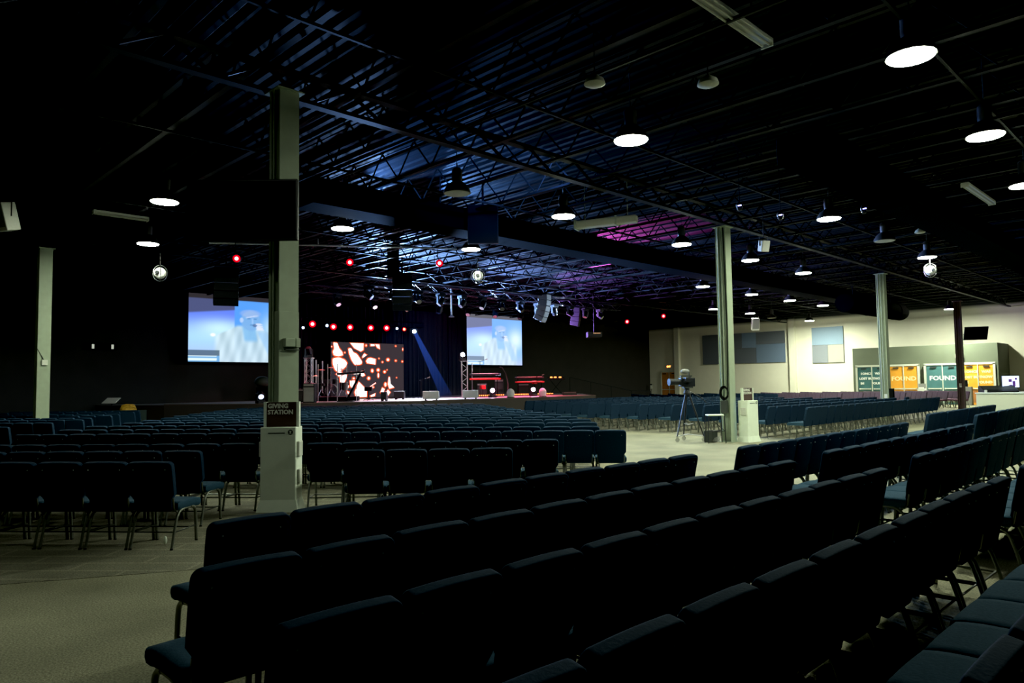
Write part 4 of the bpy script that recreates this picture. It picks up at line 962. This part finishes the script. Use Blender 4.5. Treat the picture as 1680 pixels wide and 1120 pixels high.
def mic(px, v, label, h=1.15):
    r = thing('microphone_stand', label, 'microphone stand', (U_at(px, v), v, ST), math.radians(-45), 'microphone stands'); MB().lathe([(.13, 0), (.13, .02), (.02, .04)], n=14).build('base', M['black'], r)
    MB().tube([(0, 0, .03), (0, 0, h)], .013, 6).build('pole', M['steel'], r); MB().tube([(-.12, 0, h-.05), (.3, 0, h+.08)], .009, 5).build('boom_arm', M['steel'], r); MB().tube([(.3, 0, h+.08), (.42, 0, h+.12)], [.02, .028], 8).build('microphone', M['grey'], r)
mic(690, 27.5, 'microphone stand left of the pale floor monitors', .95); mic(787, 30.2, 'tall microphone stand in front of the right screen', 2.0); mic(880, 28.8, 'microphone stand by the far right keyboards', 1.1)
r = thing('mixing_desk', 'small mixing desk on stand glowing amber at far right of stage', 'mixer', (U_at(911, 30.0), 30.0, ST), math.radians(-40))
MB().box((0, 0, .98), (1.1, .5, .1), rx=.12).build('mixer_surface', M['blackg'], r, bevel=.01)
b = MB(); b.tube([(-.4, 0, 0), (.4, 0, .95)], .018, 6).tube([(.4, 0, 0), (-.4, 0, .95)], .018, 6); b.build('folding_stand', M['steel'], r)
for x in (-.3, -.05, .25): MB().sphere((x, -.1, 1.07), .06, 8, sc_=(1.5, 1, .7)).build('amber_indicator', M['e_orange'], r)
r = thing('gooseneck_boom', 'curved dark boom stand lit red under the right screen', 'boom stand', (U_at(829, 30), 30, ST), math.radians(-40))
MB().tube([(.1, 0, 0), (.12, 0, .7), (.0, 0, 1.3), (-.2, 0, 1.65), (-.35, 0, 1.7)], .035, 8).build('boom_arm', M['dark'], r); MB().lathe([(.2, 0), (.2, .03)], n=14, c=(.1, 0, 0)).build('base', M['black'], r); MB().box((-.45, 0, 1.25), (.28, .06, .1)).build('lit_tablet', M['e_white'], r)
for px, lab in ((791, 'small red box light left of pink floor lights'), (876, 'small red box light above the right pink floor light')):
    r = thing('red_box_light', lab, 'stage light', (U_at(px, 30.6), 30.6, ST+.45 if px < 800 else ST+.7), 0); MB().box((0, 0, .08), (.3, .2, .22)).build('housing', M['red'], r, bevel=.02); MB().tube([(0, 0, 0), (0, 0, -.44 if px < 800 else -.69)], .02, 6).build('post', M['steel'], r)
# left wing of the stage
r = thing('music_stand', 'tilted pale music stand sheet at far left of the stage', 'music stand', (U_at(183, 30.3), 30.3, 0), math.radians(-60)); 
MB().box((0, 0, 1.22), (.62, .02, .34), rx=-.95).build('sheet_music', M['lgrey'], r); MB().tube([(0, .03, 0), (0, .03, 1.2)], .015, 6).build('pole', M['black'], r); MB().lathe([(.2, 0), (.2, .02)], n=12).build('base', M['black'], r)
r = thing('cable_pile', 'yellow coiled cable bundle at far left before the stage', 'cable', (U_at(211, 30.4), 30.4, .8), 0)
b = MB()
for k in range(6): b.tube([(.3*math.cos(q*PI/6)*(1-.06*k), .2*math.sin(q*PI/6), .03+.04*k+.02*math.sin(q+k)) for q in range(13)], .022, 6)
b.build('cable_loops', M['yellow'], r); MB().box((0, 0, -.4), (.8, .5, .8)).build('case', M['black'], r, bevel=.02)
tag(MB().box((0, 0, .42), (7, .12, .84)).build('stage_skirt', pmat('dark_green_skirt', (.03, .045, .04), .9), None, (6.4, 31.4, 0), math.radians(-25)), 'low dark green skirted barrier at far left behind lone column', 'barrier')
r = thing('handrail', 'thin dark sloping handrail right of the stage', 'handrail', (33.8, 29.2, 0), math.radians(-20)); b = MB(); b.tube([(0, 0, 2.0), (4.5, 0, 1.1), (6, 0, 1.05)], .02, 6)
for x in (0, 1.5, 3, 4.5, 6): b.tube([(x, 0, 0 if x > 2 else .9), (x, 0, 2.0-.2*x if x <= 4.5 else 1.05)], .018, 6)
b.build('rail', M['steel'], r)
r = thing('downlight_pair', 'two small glowing wall fittings on dark wall at left', 'wall light', (U_at(168, 36.3), 36.35, 3.6), 0)
MB().box((-.4, 0, 0), (.08, .1, .2)).box((.4, 0, 0), (.08, .1, .2)).build('lamp_window', pmat('dim_window', (.3, .3, .3), .5, emit=(.8, .85, .7), estr=.35), r); MB().box((0, .05, 0), (1.2, .05, .3)).build('mounting_board', M['black'], r)

# ---------------------------------------------------------------- camera tripod, stool, counter
tp = thing('camera_tripod', 'wheeled tripod standing in the aisle left of pale column', 'tripod', (17.35, 10.75, 0), math.radians(20))
for k in range(3):
    a = 2*PI*k/3+.5; e = (.42*math.cos(a), .42*math.sin(a), .16)
    lg = MB().tube([(.05*math.cos(a), .05*math.sin(a), 1.30), (e[0]*.6, e[1]*.6, .68)], .026, 8).tube([(e[0]*.55, e[1]*.55, .74), e], .017, 8).build('leg', M['blackg'], tp)
    MB().tube([(e[0]*.35, e[1]*.35, .5), (0, 0, .46)], .009, 5).tube([e, (0, 0, .2)], .012, 5).build('spreader_arm', M['alu'], lg)
    cyl(MB(), (e[0], e[1], .06), .055, .035, 'X', 12).box((e[0], e[1], .13), (.05, .05, .07)).build('caster_wheel', M['chrome'], lg)
MB().lathe([(.09, 1.28), (.10, 1.32), (.07, 1.40), (.07, 1.46)], n=14).build('fluid_head', M['blackg'], tp); MB().tube([(0, 0, 1.4), (.35, -.3, 1.2), (.5, -.42, 1.05)], .012, 6).build('pan_handle', M['blackg'], tp)
tc_ = thing('video_camera', 'broadcast video camera with viewfinder on the aisle tripod', 'video camera', (17.35, 10.75, 1.46), math.radians(60))
MB().box((0, 0, .16), (.18, .42, .24)).build('camera_body', M['blackg'], tc_, bevel=.02)
MB().lathe([(.075, 0), (.085, .10), (.085, .24), (.10, .34)], (0, .2, .17), 16, rot=Matrix.Rotation(-PI/2, 3, 'X')).build('zoom_lens', M['blackg'], tc_, smooth=40)
MB().box((0, .02, .33), (.06, .34, .03)).tube([(0, -.12, .28), (0, -.12, .33)], .012, 5).tube([(0, .16, .28), (0, .16, .33)], .012, 5).build('top_handle', M['dark'], tc_)
MB().box((-.17, .05, .22), (.15, .2, .13)).build('viewfinder', M['blackg'], tc_, bevel=.015); MB().sphere((0, .05, .46), .11, 8, sc_=(1, 1.1, .6)).build('rain_cover', M['grey'], tc_, smooth=60)
MB().box((.14, -.1, .2), (.1, .16, .2)).build('battery_pack', M['dark'], tc_, bevel=.01); MB().box((0, -.02, .02), (.14, .26, .04)).build('mounting_plate', M['dark'], tc_); MB().tube([(.05, -.1, .28), (.05, -.1, .5)], .012, 6).build('monitor_post', M['dark'], tc_)
sl = thing('director_stool', 'tall folding stool with pale seat against the pale column', 'stool', (17.35, 9.93, 0), math.radians(-44))
MB().box((0, 0, .74), (.42, .30, .035)).build('seat', M['white'], sl, bevel=.012)
for s in (-1, 1):
    for t in (-1, 1): MB().tube([(s*.21, t*.15, .72), (s*.23, t*.17, .0)], .012, 6).build('leg', M['blackg'], sl)
MB().tube([(-.22, -.16, .32), (.22, -.16, .32)], .01, 5).tube([(-.22, .16, .32), (.22, .16, .32)], .01, 5).tube([(-.21, -.15, .70), (.22, -.16, .32)], .008, 5).build('footrest', M['blackg'], sl)
ms = thing('monitor_cart', 'small black cabled box under the tall folding stool', 'equipment', (17.5, 10.15, 0), 0); MB().box((0, 0, .16), (.3, .25, .3)).build('case', M['dark'], ms, bevel=.02)
b = MB()
for k in range(4): b.tube([(.12*math.cos(q)+.03*k, .1*math.sin(q)-.15, .05+.03*k) for q in [i*.7 for i in range(10)]], .008, 5)
b.build('cable_loop', M['grey'], ms)
ct = thing('control_booth_counter', 'pale counter of the control booth at right edge', 'counter', (30.0, 6.75, 0), 0)
MB().box((1.5, -2.6, .53), (3.0, 5.2, 1.06)).build('counter_body', M['booth'], ct, bevel=.01, seg=1); MB().box((1.5, -2.6, 1.075), (3.06, 5.26, .035)).build('counter_top', M['white'], ct, bevel=.008, seg=1)
def monitor(loc, rz, w, h, face, label):
    r = thing('computer_monitor', label, 'monitor', loc, rz, 'monitors on the control counter')
    MB().box((0, 0, h/2+.16), (w, .04, h)).build('monitor_case', M['blackg'], r, bevel=.006, seg=1); MB().box((0, -.022, h/2+.16), (w-.03, .004, h-.03)).build('screen_face', face, r)
    MB().box((0, .04, .12), (.05, .03, .25)).box((0, .03, .01), (.24, .18, .02)).build('monitor_stand', M['blackg'], r)
    return r
mo = monitor((31.3, 5.95, 1.09), math.radians(-42), .66, .44, M['e_white'], 'lit bluish computer monitor on the control counter')
for (x, z, w, h) in ((.12, .30, .1, .2), (-.02, .42, .12, .1), (.2, .48, .08, .07), (.0, .24, .12, .05)): MB().box((x, -.026, z), (w, .003, h)).build('screen_window', pmat('violet_window', (.03, .02, .1), .5, emit=(.12, .03, .25), estr=.5), mo)
monitor((30.6, 5.1, 1.09), math.radians(-55), .62, .38, M['black'], 'black unlit computer monitor at right edge on counter')
r = thing('mixing_console', 'low black mixing console on the control counter', 'mixer', (30.9, 6.25, 1.09), math.radians(-60)); MB().prism([(-.3, 0), (.3, 0), (.3, .22), (.15, .24), (-.3, .06)], (0, 0, 0), (0, 1, 0), (0, 0, 1), 1.1).build('console_body', M['blackg'], r, bevel=.01); MB().box((0, -.05, .16), (1.0, .34, .01), rx=.38).build('fader_panel', M['dark'], r)
tag(MB().box((0, 0, .045), (.12, .08, .09)).build('paper_cup_box', M['offw'], None, (30.25, 6.5, 1.095), .3, bevel=.01), 'tiny white box on left corner of the counter', 'box')
r = thing('paper_tag', 'small white paper tag hanging from rear leg of nearest left block chair', 'tag', (0, 0, 0), 0)
cx, cy = 2.72+math.sin(math.radians(50))*0-.13, 7.69+.02
MB().sphere((2.66, 7.70, .12), .03, 8, sc_=(.6, .6, 1.4)).build('tag_card', M['white'], r)

# ---------------------------------------------------------------- lights
def spot(loc, target, power, col, ang, blend=.4, size=.15):
    l = D.lights.new('stage_spot', 'SPOT'); l.energy = power; l.color = col; l.spot_size = math.radians(ang); l.spot_blend = blend; l.shadow_soft_size = size
    o = D.objects.new('stage_spot', l); COL.objects.link(o); o.location = loc
    o.rotation_euler = (Vector(target)-Vector(loc)).to_track_quat('-Z', 'Y').to_euler(); return o
# bounce-blue up-lights on the roof before the stage
spot((10.8, 17.2, 6.45), (11.0, 13.2, 7.15), 1500, (.12, .33, 1), 50)
spot((13.8, 17.2, 6.45), (13.0, 12.5, 7.15), 2200, (.15, .38, 1), 55)
spot((12.4, 10.6, 6.35), (12.4, 14.2, 7.15), 500, (.15, .35, 1), 70)
spot((19.5, 27.5, 4.6), (19.0, 22.5, 7.0), 20000, (.25, .48, 1), 90)
spot((24.5, 27.5, 4.6), (25.5, 22.5, 7.0), 15000, (.25, .42, 1), 90)
spot((29.5, 27.5, 4.6), (31.0, 22.5, 7.0), 6000, (.5, .25, 1), 95)
spot((22.5, 18.5, 5.3), (22.3, 16.3, 7.2), 7000, (1, .12, .8), 60)
# blue on the drapes, white-pink on the stage floor
spot((25.5, 33.0, 4.9), (27.0, 36.3, 3.0), 50, (.10, .3, 1), 95)
spot((27.0, 28.0, 5.6), (28.0, 36.3, 3.5), 130, (.06, .25, .9), 50)
spot((25.4, 33.5, 4.8), (22.3, 28.4, .95), 9000, (.75, .8, 1), 50)
spot((23.5, 27.0, 5.6), (20.5, 28.5, .95), 2500, (1, .6, .75), 50)
spot((28.0, 27.0, 5.6), (27.5, 28.0, .95), 3500, (1, .12, .3), 70)
spot((31.0, 29.0, 5.6), (30.0, 28.0, .95), 1800, (1, .10, .15), 60)
spot((19.0, 33.5, 4.8), (18.5, 31.0, 1.6), 2200, (1, .15, .2), 75)
spot((21.5, 26.0, 5.8), (17.6, 31.5, 1.8), 500, (1, .6, .6), 26)
spot((24.5, 26.5, 5.8), (27.5, 31.0, 2.0), 900, (1, .6, .75), 30)
spot((28.5, 24.9, 5.6), (26.0, 24.0, 5.2), 400, (.5, .65, 1), 60)
spot((30.0, 22.5, 5.0), (26.0, 24.0, 5.3), 600, (.5, .7, 1), 60)
# light spill on the small distant stage gear
# ---------------------------------------------------------------- world & render look
w = D.worlds.new('hall'); sc.world = w; w.use_nodes = True
w.node_tree.nodes['Background'].inputs[0].default_value = (.4, .6, .6, 1); w.node_tree.nodes['Background'].inputs[1].default_value = .0
sc.view_settings.view_transform = 'Standard'; sc.view_settings.look = 'None'; sc.view_settings.exposure = 0.6
sc.view_settings.use_curve_mapping = True
cmv = sc.view_settings.curve_mapping; cmv.black_level = (.0021, .0021, .0021); cmv.update()
sc.cycles.use_denoising = True
sc.cycles.max_bounces = 6; sc.cycles.transmission_bounces = 6; sc.cycles.sample_clamp_indirect = 4
sc.cycles.use_light_tree = True
